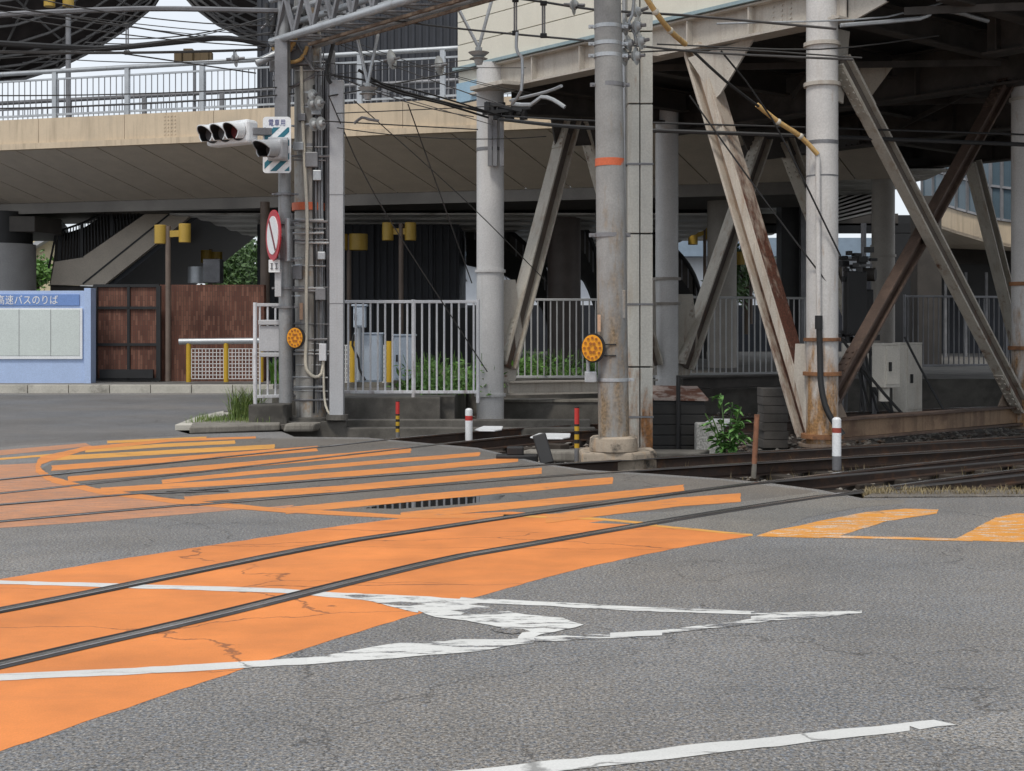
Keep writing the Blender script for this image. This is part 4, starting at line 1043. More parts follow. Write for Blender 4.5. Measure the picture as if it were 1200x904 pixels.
# cables strapped along the shaft
for i in range(8):
    x_ = 366 + i * 2.3 + random.uniform(-1, 1); dpt = Yp - .235 + .13 * abs((x_ - 362.5) / 16) ** 2; y0_ = random.choice((470, 480, 330, 250, 484)); y1_ = random.choice((60, 75, 100, 45))
    MB().tube(smoothpath([at(x_ + random.uniform(-1.2, 1.2) + (2 if yy > 350 else 0), yy, dpt - .01) for yy in (y0_, y0_ * .7 + y1_ * .3, y0_ * .35 + y1_ * .65, y1_)], .3), random.choice((.009, .012, .018, .022)), 8).build('strapped_cable', random.choice((m_galvdark, m_galv, m_rubber, m_galvdark)), lp, smooth=True)
for i in range(26):
    yy = random.uniform(70, 475); MB().tube([at(344 + random.uniform(-2, 2), yy, Yp - .24), at(382 + random.uniform(-3, 5), yy + random.uniform(-1, 1), Yp - .24)], random.choice((.008, .012, .02)), 6).build('strap', random.choice((m_galv, m_galvdark)), lp)
for x_, yy, s_ in ((350, 172, .16), (372, 206, .13), (377, 300, .12), (349, 320, .14), (376, 345, .16), (371, 128, .15), (354, 138, .12)):
    MB().box(at(x_, yy, Yp - .25), (s_, .12, s_ * random.uniform(.8, 1.6))).build('fitting', random.choice((m_galv, m_galvdark)), lp, bevel=.01)
# clutter of brackets on the upper shaft
for i in range(26):
    mb = MB(); px, py = random.uniform(322, 384), random.uniform(-5, 100); c = at(px, py, Yp - random.uniform(-.1, .35))
    if random.random() < .5: mb.box(c, (random.uniform(.06, .3), .1, random.uniform(.04, .16)), random.uniform(-.4, .4))
    else: mb.tube([c, c + V((random.uniform(-.5, .5), 0, random.uniform(-.7, .7)))], random.uniform(.015, .035), 6)
    mb.build('pole_bracket', m_galvdark, lp)
for c_, s_ in ((at(366, 188, Yp - .2), (.2, .2, .24)), (at(352, 60, Yp - .1), (.42, .35, .5))): MB().box(c_, s_).build('terminal_box', m_galvdark, lp, bevel=.015)
for pts, r in (([at(322, 62, Yp - .3), at(338, 58, Yp - .4), at(345, 44, Yp - .4)], .055), ([at(320, 56, Yp - .3), at(333, 72, Yp - .35), at(352, 70, Yp - .35), at(360, 55, Yp - .3)], .03)):
    MB().tube(smoothpath(pts, .08), r, 10).build('cable_sleeve', m_tan, lp, smooth=True)
for pts in ([at(318, 40, 21), at(326, 10, 21), at(334, 40, 21), at(341, 5, 21)], [at(360, -5, 21.1), at(352, 30, 21), at(330, 52, 21)], [at(392, 45, 21.1), at(383, 85, 21), at(388, 98, 21)], [at(312, 5, 21.2), at(315, 30, 21.1), at(330, 38, 21)]):
    MB().tube(smoothpath(pts, .08), .03, 8).build('slack_cable', m_rubber, lp, smooth=True)
MB().cyl(at(371, 150, Yp - .25), at(378, 112, Yp - .25), .012, 6)
sp = thing('signal_pole', 'grey steel tube in front of the concrete pole holding the signals and round sign', 'pole', at(334, 470, 21.0))
MB().tube([at(334.5, 472, 21.0), at(333.5, 205, 21.0), at(332.5, -60, 21.0)], [.098, .098, .095], 24).build('tube', m_tube, sp, smooth=True)
MB().box(at(331, 120, 20.95), (.2, .26, 1.9)).build('channel', m_galvdark, sp, bevel=.01)
for y in (228, 262, 305, 338, 360): band(sp, 334.5, 21.0, y, .14, .035, m_galvdark)
MB().tube([at(337, 256, 20.86), at(337, 306, 20.86)], .045, 10).build('side_tube', m_galv, sp, smooth=True)
for y in (267, 305): MB().tube([at(337, y, 20.9), at(352, y - 1, 21.2)], .03, 8).build('spacer', m_galv, sp, smooth=True)
bp_ = thing('boxed_post', 'plain square grey post standing beside the cluttered concrete pole', 'post', at(395, 488, 21.2))
MB().box(((395 - CX) * 21.2 / F, 21.2, (zc(488, 21.2) + zc(95, 21.2)) / 2), (.215, .18, zc(95, 21.2) - zc(488, 21.2))).build('duct', m_grey, bp_, bevel=.01)
for y in (229, 356): MB().box(at(395, y, 21.2), (.222, .186, .012)).build('joint', m_galvdark, bp_)
MB().cyl(at(395, 492, 21.2), at(395, 486, 21.2), .17, 20).build('base', m_concdark, bp_)

Yc = 16.3
cp = thing('utility_pole', 'thick smooth concrete pole on a round footing with one orange band', 'pole', gr(718, 530))
MB().tube([at(719.5, 524, Yc), at(716.5, 300, Yc), at(713.5, 90, Yc), at(710.5, -80, Yc)], [.185, .178, .166, .158], 44).build('shaft', m_pole, cp, smooth=True)
MB().tube([at(719, 528, Yc), at(719, 523, Yc), at(719, 513, Yc), at(719, 511, Yc)], [.285, .29, .28, .25], 36).build('footing', m_footing, cp, smooth=True)
mb = MB(); c = at(724, 536, Yc + .12); mb.prism([c + V(p) for p in ((-.46, -.36, -.30), (.16, -.38, -.30), (.46, -.1, -.3), (.46, .40, -.3), (-.46, .40, -.3))], (0, 0, .385)); mb.build('plinth', m_footing, cp, bevel=.03)
band(cp, 714.5, Yc, 191, .176, .09, m_orangeband, 'orange_band', False)
for y, r in ((32, .168), (52, .17), (66, .17)): band(cp, 712.5, Yc, y, r, .045, m_galv)
for y, r in ((100, .17), (276, .182)): band(cp, 714.5, Yc, y, r, .05, m_galvdark)
for y in (404, 417): MB().tube([at(702, y, Yc - .19), at(722, y, Yc - .19)], .008, 6).build('wire_tie', m_dark, cp)
MB().box(at(702, 379, Yc - .182), (.035, .02, .2)).build('number_plate', m_plate, cp)
MB().box(at(729.5, 357, Yc - .06), (.06, .16, .34)).build('terminal_box', m_pole, cp, bevel=.01)
c = band(cp, 718, Yc, 445, .19, .04, m_galv)
MB().box(at(692, 442, Yc - .1), (.14, .1, .13)).build('bracket', m_galv, cp, bevel=.01)
MB().cyl(at(689, 442, Yc - .1), at(689, 404, Yc - .1), .022, 10).build('reflector_stem', m_galv, cp, smooth=True)
def reflector(label, px, py, Y, r):
    t = thing('pole_reflector', label, 'reflector', at(px, py, Y), 'round amber pole reflectors')
    MB().disc(at(px + 1.5, py, Y + .03), (0, -1, 0), r * 1.12, .07, 32, .82).build('backplate', m_dark, t)
    MB().disc(at(px, py, Y - .02), (0, -1, 0), r, .04, 36, .78).build('lens', m_reflect, t)
    mb = MB()
    for i in range(12):
        a = i * 2 * math.pi / 12; mb.disc(at(px, py, Y - .045) + V((math.cos(a) * r * .6, 0, math.sin(a) * r * .78)), (0, -1, 0), r * .1, .02, 10)
    for i in range(6):
        a = i * 2 * math.pi / 6; mb.disc(at(px, py, Y - .045) + V((math.cos(a) * r * .26, 0, math.sin(a) * r * .36)), (0, -1, 0), r * .12, .02, 10)
    mb.build('bead', mat('amber_bead', (.36, .12, .008), .3, bump=0), t)
reflector('round amber reflector low on the cluttered weathered pole', 345.5, 396, 20.75, .15)
reflector('round amber reflector on a bracket of the smooth thick pole', 694, 408, Yc - .22, .155)

# ------------------------------------------------------------------ signals and signs
sg = thing('tram_signal', 'three lens horizontal tram signal in a pale grey case with dark hoods', 'traffic signal', at(266, 172, 20.8))
Ys = 20.8; rz = R(-34)
RM = Matrix.Rotation(rz, 3, 'Z'); c0 = at(272, 157, Ys)
fw = RM @ V((0, -1, 0)); rt = RM @ V((1, 0, 0)); up = V((0, 0, 1))
cs = [c0 + rt * k for k in (-.275, .0, .275)]
mb = MB(); mb.box(c0 + V((0, 0, .0)), (.88, .25, .36), rz); mb.build('case', m_signwhite, sg, bevel=.05)
def hood(c, r, ln, parent, m_out):
    mb = MB(); n = 22; a0, a1 = -.28 * math.pi, 1.28 * math.pi; L = []
    for k in range(n + 1):
        a = a0 + (a1 - a0) * k / n; d = rt * math.cos(a) + up * math.sin(a)
        ext = ln * (.55 + .45 * max(0, math.sin(a)))
        L.append((c + d * r, c + d * r * .985 + fw * ext - up * ext * .12, c + d * (r - .014), c + d * (r - .014) * .985 / 1 + fw * ext - up * ext * .12))
    for a, b in zip(L, L[1:]): mb.hexa([a[0], a[1], a[3], a[2]], [b[0], b[1], b[3], b[2]])
    return mb.build('hood', m_out, parent, smooth=True)
for k, c in enumerate(cs):
    f = c + fw * .135
    MB().disc(f, fw, .14, .03, 36).build('lens_ring', m_dark, sg)
    l = MB(); l.disc(f + fw * .022, fw, .118, .03, 36); l.build('lens', m_lensred if k == 2 else m_lens, sg, smooth=True)
    h_ = hood(f, .147, .27, sg, m_signwhite); i_ = hood(f - up * .001, .134, .26, sg, m_dark)
MB().bar(c0 + rt * .42, at(334, 155, 20.9), .09, .11).build('arm', m_galvdark, sg, bevel=.01)
sb = thing('signal_board', 'white backboard with slanted teal stripes reading 電車用 behind one hooded signal', 'sign', at(324, 202, 20.75))
Y = 20.72; x0, x1, zt, zb = at(308, 0, Y).x, at(341, 0, Y).x, zc(137, Y), zc(203, Y)
def rounded(x0, x1, z0, z1, r, y):
    pts = []
    for cx_, cz_, a0 in ((x1 - r, z1 - r, 0), (x0 + r, z1 - r, 90), (x0 + r, z0 + r, 180), (x1 - r, z0 + r, 270)):
        for k in range(6): a = R(a0 + 18 * k); pts.append(V((cx_ + math.cos(a) * r, y, cz_ + math.sin(a) * r)))
    return pts
MB().prism(rounded(x0, x1, zb, zt, .05, Y), (0, .02, 0)).build('plate', m_signwhite, sb)
mb = MB(); xm0, xm1, zm0, zm1 = x0 + .025, x1 - .025, zb + .03, zc(149.5, Y)
def clip(poly, f, v, keep_less):
    out = []
    for i in range(len(poly)):
        a, b = poly[i - 1], poly[i]; fa, fb_ = f(a), f(b)
        ia, ib = (fa <= v) == keep_less, (fb_ <= v) == keep_less
        if ia != ib: t = (v - fa) / (fb_ - fa); out.append((a[0] + (b[0] - a[0]) * t, a[1] + (b[1] - a[1]) * t))
        if ib: out.append(b)
    return out
k = -1.2
while k < 1.6:
    sl = .95; zA = zm0 + k
    poly = [(xm0, zA), (xm1, zA + sl * (xm1 - xm0)), (xm1, zA + sl * (xm1 - xm0) + .095), (xm0, zA + .095)]
    poly = clip(poly, lambda p: p[1], zm1, True)
    if len(poly) > 2: poly = clip(poly, lambda p: p[1], zm0, False)
    if len(poly) > 2: mb.prism([V((p[0], Y - .004, p[1])) for p in poly], (0, .003, 0))
    k += .205
mb.build('stripes', m_signteal, sb)
text_mesh('lettering', '電車用', m_signblue, sb, V(((x0 + x1) / 2, Y - .004, zc(144, Y))), (1, 0, 0), (0, 0, 1), (.25, .105), .003, 1.15)
c0 = at(325, 176, Y - .1); rz = R(-30); RM = Matrix.Rotation(rz, 3, 'Z'); fw = RM @ V((0, -1, 0)); rt = RM @ V((1, 0, 0))
ss = thing('tram_signal', 'single hooded signal lamp mounted on the teal striped board', 'traffic signal', c0)
MB().box(at(326, 175, Y - .03), (.30, .05, .36)).build('mount_plate', m_grey, ss, bevel=.01)
MB().box(c0, (.28, .20, .32), rz).build('case', m_grey, ss, bevel=.05)
f = c0 + fw * .105
MB().disc(f, fw, .125, .03, 32).build('lens', m_lens, ss); hood(f, .145, .40, ss, m_grey); hood(f, .131, .39, ss, m_dark)
ns = thing('no_parking_sign', 'round red ringed sign with a dark slash across a white face', 'sign', at(320, 305, 20.7))
Y = 20.7; c = at(320.5, 276, Y); n = V((-.90, -.44, 0)).normalized()
MB().disc(c, n, .385, .02, 48).build('rim', m_signred, ns)
MB().disc(c + n * .014, n, .29, .012, 48).build('face', m_signwhite, ns)
u = V((0, 0, 1)).cross(n).normalized(); u = u if u.y < 0 else -u
u = u if u.x > 0 else -u
MB().bar(c + n * .024 - u * .17 + V((0, 0, .23)), c + n * .024 + u * .17 - V((0, 0, .23)), .008, .05, n).build('slash', mat('sign_maroon', (.14, .02, .03), .4, bump=0), ns)
MB().tube([c - n * .03, at(333, 276, 21.0)], .03, 8).build('bracket', m_galv, ns)
sp2 = thing('supplementary_plate', 'small white plate with grey marks under the round red sign', 'sign', at(322, 318, 20.7))
MB().box(at(321.5, 312, 20.72), (.17, .015, .19)).build('plate', m_signwhite, sp2)
mb = MB()
for dx in (-.04, .03): 
    mb.bar(at(321.5, 309, 20.705) + V((dx, 0, 0)), at(321.5, 316, 20.705) + V((dx, 0, 0)), .004, .018)
    mb.bar(at(321.5, 309, 20.7) + V((dx - .02, 0, 0)), at(321.5, 309, 20.7) + V((dx + .02, 0, 0)), .004, .014); mb.bar(at(321.5, 315, 20.7) + V((dx - .02, 0, 0)), at(321.5, 315, 20.7) + V((dx + .02, 0, 0)), .004, .014)
mb.build('mark', m_galvdark, sp2)
MB().box(at(326, 332, 20.8), (.10, .05, .42)).build('hanger', m_grey, sp2, bevel=.01)

# ------------------------------------------------------------------ fences
def fence(name, label, a, b, zb, zt, pitch, m=m_white, posts=None, group=None):
    t = thing(name, label, 'fence', (V(a) + V(b)) / 2, group); a, b = V((a[0], a[1], 0)), V((b[0], b[1], 0)); d = (b - a).normalized(); n = V((-d.y, d.x, 0)); L = (b - a).length
    for z, nm in ((zt - .025, 'top_rail'), (zb + .04, 'bottom_rail')): MB().bar(a + V((0, 0, z)), b + V((0, 0, z)), .05, .05, n).build(nm, m, t, bevel=.006)
    mb = MB(); k = pitch * .6
    while k < L - .02: p = a + d * k; mb.cyl(p + V((0, 0, zb + .05)), p + V((0, 0, zt - .04)), .0165, 8); k += pitch
    mb.build('bars', m, t, smooth=True)
    for k in (posts if posts is not None else (0, L)):
        p = a + d * k; MB().cyl(p + V((0, 0, zb - .14)), p + V((0, 0, zt + .01)), .032, 12).build('post', m, t, smooth=True)
    return t
Yf = 22.4
fence('fence', 'white bar fence standing on the dark wall before the two blue cabinets', at(403, 0, Yf), at(562, 0, Yf), zc(462.5, Yf), zc(352, Yf), .121, posts=(1.14, 2.2))
Y2 = 21.3
fr = fence('fence', 'short white railing panel beside the cluttered pole with a grey box on it', at(299, 0, Y2), at(350, 0, Y2 + .3), zc(468, Y2), zc(355.5, Y2), .125, posts=(0,))
mb = MB(); c = at(320, 397, Y2 - .08); mb.box(c, (.40, .16, .40)); mb.box(c + V((0, -.02, .25)), (.42, .2, .08)); mb.box(c + V((0, -.02, -.25)), (.40, .14, .07))
tag(mb.build('meter_box', m_grey, bevel=.012), 'grey ribbed metal box fixed to the short white railing', 'box')
m_fgrey = mat('fence_grey', (.46, .46, .46), .5, 0, var=.08)
fence('fence', 'grey bar fence between the pale diagonal brace and the smooth thick pole', at(603, 0, 28.6), at(770, 0, 28.6), zc(444, 28.6), zc(350, 28.6), .135, m_fgrey)
fence('fence', 'grey bar fence beyond the tan pier and the rusty brace', at(792, 0, 28.9), at(1010, 0, 30.5), zc(441, 28.9), zc(347, 28.9), .14, m_fgrey)
fence('fence', 'shaded bar fence visible through the crossed braces', at(1060, 0, 31), at(1185, 0, 32), zc(431, 31), zc(346, 31), .14, m_galvdark)
# boxes behind the white fence
def cabinet(label, px0, px1, y0, y1, Y, m, depth=.35, side=None, parts=True):
    t = thing('control_cabinet', label, 'cabinet', at((px0 + px1) / 2, y1, Y)); x0, x1, z0, z1 = at(px0, 0, Y).x, at(px1, 0, Y).x, zc(y1, Y), zc(y0, Y)
    MB().box(((x0 + x1) / 2, Y + depth / 2, (z0 + z1) / 2), (x1 - x0, depth, z1 - z0)).build('case', m, t, bevel=.012)
    MB().box(((x0 + x1) / 2, Y - .008, (z0 + z1) / 2), (x1 - x0 - .05, .02, z1 - z0 - .06)).build('door', m, t, bevel=.006)
    MB().box(((x0 + x1) / 2, Y + depth / 2, z1 + .015), (x1 - x0 + .06, depth + .06, .03)).build('lid', m, t, bevel=.006)
    MB().box((x0 + (x1 - x0) * .18, Y - .03, (z0 + z1) / 2), (.03, .03, .12)).build('handle', m_dark, t)
    return t
cabinet('wider pale blue cabinet behind the white fence', 417, 447, 392, 448, 24.2, m_cab)
cabinet('narrower pale blue cabinet nearer the weeds behind the white fence', 461, 485, 394, 446, 24.0, m_cab)
t = cabinet('slim pale blue box raised above the wider cabinet', 414, 428, 359, 384, 24.0, m_cab, .2)
MB().cyl(at(421, 446, 24.15), at(421, 384, 24.15), .04, 10).build('stand', m_galv, t)
MB().tube(smoothpath([at(415, 392, 23.9), at(413, 405, 23.9), at(420, 420, 23.9), at(421, 432, 23.9), at(428, 446, 23.9)], .1), .02, 8).build('cable', m_rubber, t)
yb = thing('barrier_frame', 'low white and yellow mesh barrier panels behind the pale blue cabinets', 'barrier', at(430, 448, 26))
for px in (414, 457): MB().cyl(at(px, 448, 26), at(px, 400, 26), .07, 12).build('post', m_yelpost, yb, smooth=True)
mb = MB()
for a, b in ((403, 412), (448, 456)):
    for i in range(5): px = a + (b - a) * i / 4; mb.bar(at(px, 405, 26), at(px, 448, 26), .02, .02)
    for j in range(9): py = 405 + 43 * j / 8; mb.bar(at(a, py, 26), at(b, py, 26), .02, .02)
mb.build('mesh_panel', m_textwhite, yb)
MB().box((at(440, 0, 26.4).x, 26.4, .58), (1.6, .3, .4)).build('kerb_base', m_conc, yb, bevel=.02)
# cabinets in the right bay
Yk = 20.4
def cab2(label, pxa, pxb, pxc, y0, y1, Y):
    t = thing('control_cabinet', label, 'cabinet', at(pxb, y1, Y)); xa, xb, xc = at(pxa, 0, Y + .25).x, at(pxb, 0, Y).x, at(pxc, 0, Y + .15).x
    z0, z1 = zc(y1, Y), zc(y0, Y)
    q_ = [V((xa, Y + .32, z0)), V((xb, Y, z0)), V((xc, Y + .2, z0)), V((xa + xc - xb, Y + .52, z0))]
    MB().prism(q_, (0, 0, z1 - z0)).build('case', m_cabwarm, t, bevel=.012)
    e = q_[2] - q_[1]; nn = V((e.y, -e.x, 0)).normalized(); mid_ = (q_[1] + q_[2]) / 2 + nn * .008
    MB().bar(mid_ + V((0, 0, .05)), mid_ + V((0, 0, z1 - z0 - .05)), .016, e.length - .05, nn).build('door', m_cabwarm, t, bevel=.005)
    hc = q_[1] + e * .25 + nn * .03 + V((0, 0, (z1 - z0) * .5)); MB().bar(hc - V((0, 0, .07)), hc + V((0, 0, .07)), .03, .04, nn).build('handle', m_dark, t)
    MB().prism([q0 * 1.0 for q0 in q_], (0, 0, .03)).build('lid', m_cabwarm, t).location.z += z1 - z0 + .002
    return t
cab2('upper cream cabinet hung beside the taller one inside the crossed braces', 1023, 1037, 1056, 405, 455, 20.6)
t = cab2('taller cream cabinet standing behind the rusty tie beam', 1047, 1062, 1082, 404, 484, 21.6)
MB().box(at(1036, 462, 20.8), (.14, .1, .22)).build('socket', m_cabwarm, t)
rp = thing('equipment_rack', 'dark rack of relays, insulators and cables behind the rust stained column', 'equipment', at(1002, 480, 22.5))
mb = MB()
for px, y0, y1 in ((990, 300, 482), (1012, 262, 482), (1024, 420, 485)): mb.cyl(at(px, y1, 22.5), at(px, y0, 22.5), .045, 10)
for y in (305, 312, 392, 400): mb.bar(at(980, y, 22.4), at(1022, y - 1, 22.4), .05, .04)
mb.build('frame', m_galvdark, rp)
mb = MB(); mb.box(at(1002, 356, 22.2), (.32, .3, 1.05)); mb.box(at(1014, 372, 22.3), (.2, .3, .9)); mb.build('transformer_case', m_dark, rp, bevel=.02)
for i in range(34): c = at(random.uniform(982, 1026), random.choice((random.uniform(288, 330), random.uniform(388, 412))), 22.2 + random.uniform(-.2, .2)); MB().box(c, (random.uniform(.04, .14), .1, random.uniform(.03, .1)), random.random()).build('relay', m_dark, rp)
MB().box(at(993, 411, 22.1), (.16, .14, .24)).build('switch_box', m_cabwarm, rp, bevel=.01)
mb = MB()
for i in range(9): a = at(random.uniform(985, 1020), random.uniform(395, 410), 22.1); b = at(random.uniform(985, 1050), 484, 21.6); mb.tube(catenary(a, b, random.uniform(-.1, .2), 8), .02, 6)
mb.build('cables', m_rubber, rp)
MB().cyl(at(1010, 322, 22.4), at(1026, 322, 22.3), .11, 16).build('drum', m_girdark, rp, smooth=True)
w_ = thing('cable_stay', 'black cable slanting down past the cream cabinets', 'cable', at(1088, 400, 21)); 
MB().tube(catenary(at(985, 395, 20.3), at(1062, 490, 20.1), .05, 6), .022, 6).build('strand', m_rubber, w_)
MB().tube(catenary(at(1060, 395, 21.2), at(1108, 484, 20.9), .03, 6), .018, 6).build('strand', m_rubber, w_)

# ------------------------------------------------------------------ small things by the rails
bxk = thing('equipment_box', 'black tarred wooden box with a rusty tin lid behind the cream casing', 'box', at(795, 535, 18.4))
Y = 18.4; x0, x1 = at(764, 0, Y).x, at(826, 0, Y).x
MB().box(((x0 + x1) / 2, Y + .35, (zc(470, Y) - .2) / 2), (x1 - x0, .7, zc(470, Y) + .2)).build('case', m_dark, bxk, bevel=.01)
mb = MB()
for i in range(5): mb.box(((x0 + x1) / 2, Y - .01, -.1 + i * .14), (x1 - x0 + .02, .03, .125))
mb.build('planks', mat('tarred_plank', (.02, .019, .018), .7, 0, var=.35), bxk, bevel=.006)
MB().prism([V((x0 - .04, Y - .06, zc(469, Y))), V((x1 + .04, Y - .06, zc(470, Y))), V((x1 + .0, Y + .75, zc(458, Y))), V((x0 - .04, Y + .75, zc(457, Y)))], (0, 0, .03)).build('lid', mat('tin_lid', (.33, .27, .24), .6, .2, var=.2, stain=((.12, .05, .03), 5, .45, .55)), bxk)
MB().cyl((at(794, 0, Y).x, Y - .08, -.2), (at(794, 0, Y).x, Y - .08, zc(440, Y)), .03, 10).build('conduit', m_dark, bxk)
wb = thing('sleeper_stack', 'grey stack of old timber blocks beside the rusty brace foot', 'timber stack', at(908, 520, 20.0))
Y = 20.0; 
for i in range(7):
    za = -.2 + i * .125; MB().box((at(908 + random.uniform(-1, 1), 0, Y).x, Y + .2, za + .06), (.36, .5, .118), random.uniform(-.015, .015)).build('block', mat('old_timber', (.10, .092, .085), .9, 0, var=.35) if i == 0 else bpy.data.materials['old_timber'], wb, bevel=.004)
def post(name, label, px, yb, yt, r, bands, group=None, cap=False, lean=0, zb=-.2, Y=None):
    p0 = gr(px, yb, zb) if Y is None else at(px, yb, Y); Yq = p0.y; zt = zc(yt, Yq)
    t = thing(name, label, 'marker post', p0, group); h = zt - p0.z; dl = V((lean, 0, 0))
    for i, (a, b, m) in enumerate(bands):
        mb = MB(); mb.cyl(p0 + dl * a + V((0, 0, h * a)), p0 + dl * b + V((0, 0, h * b)), r, 20)
        if cap and b == 1: mb.ball(p0 + dl + V((0, 0, h)), r * .99, 2, (1, 1, .6))
        mb.build('band', m, t, smooth=True)
    return t
yb_ = [(0, .28, m_galvdark), (.28, .36, m_yelpost), (.36, .43, m_dark), (.43, .52, m_yelpost), (.52, .58, m_dark), (.58, .66, m_yelpost), (.66, .70, m_dark), (.70, .98, m_redpost), (.98, 1, m_dark)]
post('marker_post', 'thin red topped yellow and black post between the far rails', 466, 521, 470, .03, yb_, 'striped marker posts')
post('marker_post', 'thin red topped yellow and black post before the round pole footing', 676, 544, 477, .03, yb_, 'striped marker posts', zb=-.1)
wbands = [(0, .28, m_galvdark), (.28, .74, m_signwhite), (.74, .84, m_redworn), (.84, 1, m_signwhite)]
post('marker_post', 'stout white post with a dull red band by the rusty column', 980.5, 551, 492, .052, wbands, 'white marker posts', True, zb=-.08)
post('marker_post', 'white post with a red band in front of the smooth white column', 549.5, 516, 481, .055, [(0, .66, m_signwhite), (.66, .82, m_redpost), (.82, 1, m_signwhite)], 'white marker posts', True, zb=-.1)
post('marker_post', 'leaning rust coloured stake beside the green shrub', 883, 560, 486, .03, [(0, .22, m_conc), (.22, 1, mat('rusty_stake', (.25, .11, .06), .8, 0, var=.25, stain=((.09, .04, .025), 8, .5, .65)))], lean=.04, zb=-.15)
def guard(label, px0, px1, y, z, th=.05):
    a, b = gr(px0, y, z), gr(px1, y, z); 
    pts = [a, a + V((.06, -.16, 0)), b + V((-.1, -.2, 0)), b, b + V((.02, .22, .03)), a + V((.12, .26, .03))]
    return tag(MB().prism(pts, (0, 0, th)).build('rail_cover', m_signwhite, bevel=.015), label, 'cover plate')
guard('white cover plate on the far rail beside the smooth thick pole', 621, 668, 514, .06, .025)
guard('white cover plate next to the white red banded post', 556, 588, 505, .03, .025)
guard('white strip lying behind the green shrub', 826, 858, 499, .1, .06)
mb = MB(); c = gr(636, 545, -.05); mb.bar(c + V((.06, 0, 0)), c + V((-.04, .1, .34)), .16, .16); mb.box(c + V((-.3, .3, .02)), (.5, .2, .15)); mb.box(c + V((-.32, .3, .14)), (.2, .16, .1))
tag(mb.build('rail_lubricator', m_dark, bevel=.015), 'small black rail device leaning beside the track end', 'rail device')
mb = MB(); c = gr(655, 540, -.2); mb.prism([c + V(p) for p in ((-.5, -.1, 0), (.35, -.25, 0), (.4, .1, 0), (-.4, .2, 0))], (0, 0, .14))
tag(mb.build('concrete_block', m_conc, bevel=.03), 'pale concrete slab between the black device and the pole plinth', 'block')
mb = MB(); c = gr(752, 545, -.15); mb.prism([c + V(p) for p in ((-.4, -.05, 0), (.72, -.05, 0), (.9, .35, 0), (-.4, .45, 0))], (0, 0, .16))
tag(mb.build('concrete_block', m_concdark, bevel=.02), 'low concrete slab under the black tarred box', 'block')
gp_ = at(833, 520, 17.6)
tag(MB().box((gp_.x + .05, 18.1, .05), (.36, .25, .5)).build('gravel_block', mat('pebble_concrete', (.30, .30, .29), .9, 0, var=.2, fine=.5, fs=40), bevel=.02), 'speckled pebble concrete block behind the green shrub', 'block')
# shrub with broad leaves
sh = thing('shrub', 'bright green broad leaved shrub growing in the ballast', 'shrub', at(852, 535, 17.3))
b0 = V((at(852, 0, 17.3).x, 17.3, -.2)); stems = MB(); lv = MB(); random.seed(11)
for i in range(13):
    a = random.random() * 6.28; ln = random.uniform(.35, .92); tip = b0 + V((math.cos(a) * .30 * random.uniform(.2, 1), math.sin(a) * .2, ln)); midp = b0.lerp(tip, .5) + V((0, 0, .06))
    stems.tube(smoothpath([b0, midp, tip], .08), .009, 6)
    for k in range(8):
        f = random.uniform(.35, 1); p_ = b0.lerp(tip, f) + V((0, 0, .05 * (1 - f))); aa = random.random() * 6.28
        d = V((math.cos(aa), math.sin(aa), random.uniform(-.6, .35))).normalized(); s_ = d.cross(V((0, 0, 1))).normalized(); L = random.uniform(.09, .21); wv = L * .25; nn = s_.cross(d)
        v = lv._v([p_, p_ + d * L * .35 + s_ * wv + nn * .012, p_ + d * L * .7 + s_ * wv * .8, p_ + d * L - nn * .03, p_ + d * L * .7 - s_ * wv * .8, p_ + d * L * .35 - s_ * wv + nn * .012, p_ + d * L * .5 - nn * .012])
        for i0, i1 in ((0, 1), (1, 2), (2, 3), (3, 4), (4, 5), (5, 0)): lv.face([v[i0], v[i1], v[6]])
stems.build('stem', m_leafdark, sh); lv.build('foliage', leafmat('shrub_leaf', (.04, .115, .025), (.15, .31, .08)), sh)
tag(blades('plant', 160, tuftreg(at(325, 450, 22.2), .1), (.2, .45), .02, m_leaf), 'small green plant behind the short white railing', 'plant')

# ------------------------------------------------------------------ overhead gantry and wires
gy = thing('gantry_beam', 'galvanised lattice pipe beam running from the cluttered pole over the road', 'gantry', at(350, 55, 21.3))
G0, G1 = V((at(345, 0, 21.2).x, 21.2, 0)), V((1.7, 15.3, 0)); gd = (G1 - G0).normalized(); gn = V((-gd.y, gd.x, 0))
def gpnt(k, d, z): return G0.lerp(G1, k) + gn * d + V((0, 0, z))
for d_, z_g, r in ((-.32, 5.98, .058), (.32, 5.98, .058), (-.32, 6.62, .05), (.32, 6.62, .05), (-.1, 6.25, .05), (-.1, 6.45, .045), (.18, 6.22, .045), (.18, 6.36, .04)):
    MB().tube([gpnt(-.02, d_, z_g), gpnt(1.0, d_, z_g)], r, 14).build('pipe', m_galv, gy, smooth=True)
mb = MB(); n = 15
for i in range(n):
    a, b = i / n, (i + 1) / n
    for d_ in (-.32, .32):
        mb.bar(gpnt(a, d_, 6.0), gpnt((a + b) / 2, d_, 6.6), .06, .05, gn); mb.bar(gpnt((a + b) / 2, d_, 6.6), gpnt(b, d_, 6.0), .06, .05, gn)
    mb.bar(gpnt(a, -.32, 5.97), gpnt(b, .32, 5.97), .02, .06, V((0, 0, 1))); mb.bar(gpnt(a, -.32, 5.98), gpnt(a, .32, 5.98), .04, .05, V((0, 0, 1)))
mb.build('lattice', m_galvdark, gy)
mb = MB(); mb.bar(gpnt(.05, .02, 5.90), gpnt(.95, .02, 5.90), .04, .05, V((0, 0, 1))); mb.bar(gpnt(.1, .26, 5.88), gpnt(.9, .26, 5.88), .04, .04, V((0, 0, 1))); mb.build('catwalk', m_tie, gy)
MB().tube([at(300, 74, 21), at(345, 54, 21.2)], .06, 12).build('stub_pipe', m_galv, gy, smooth=True)

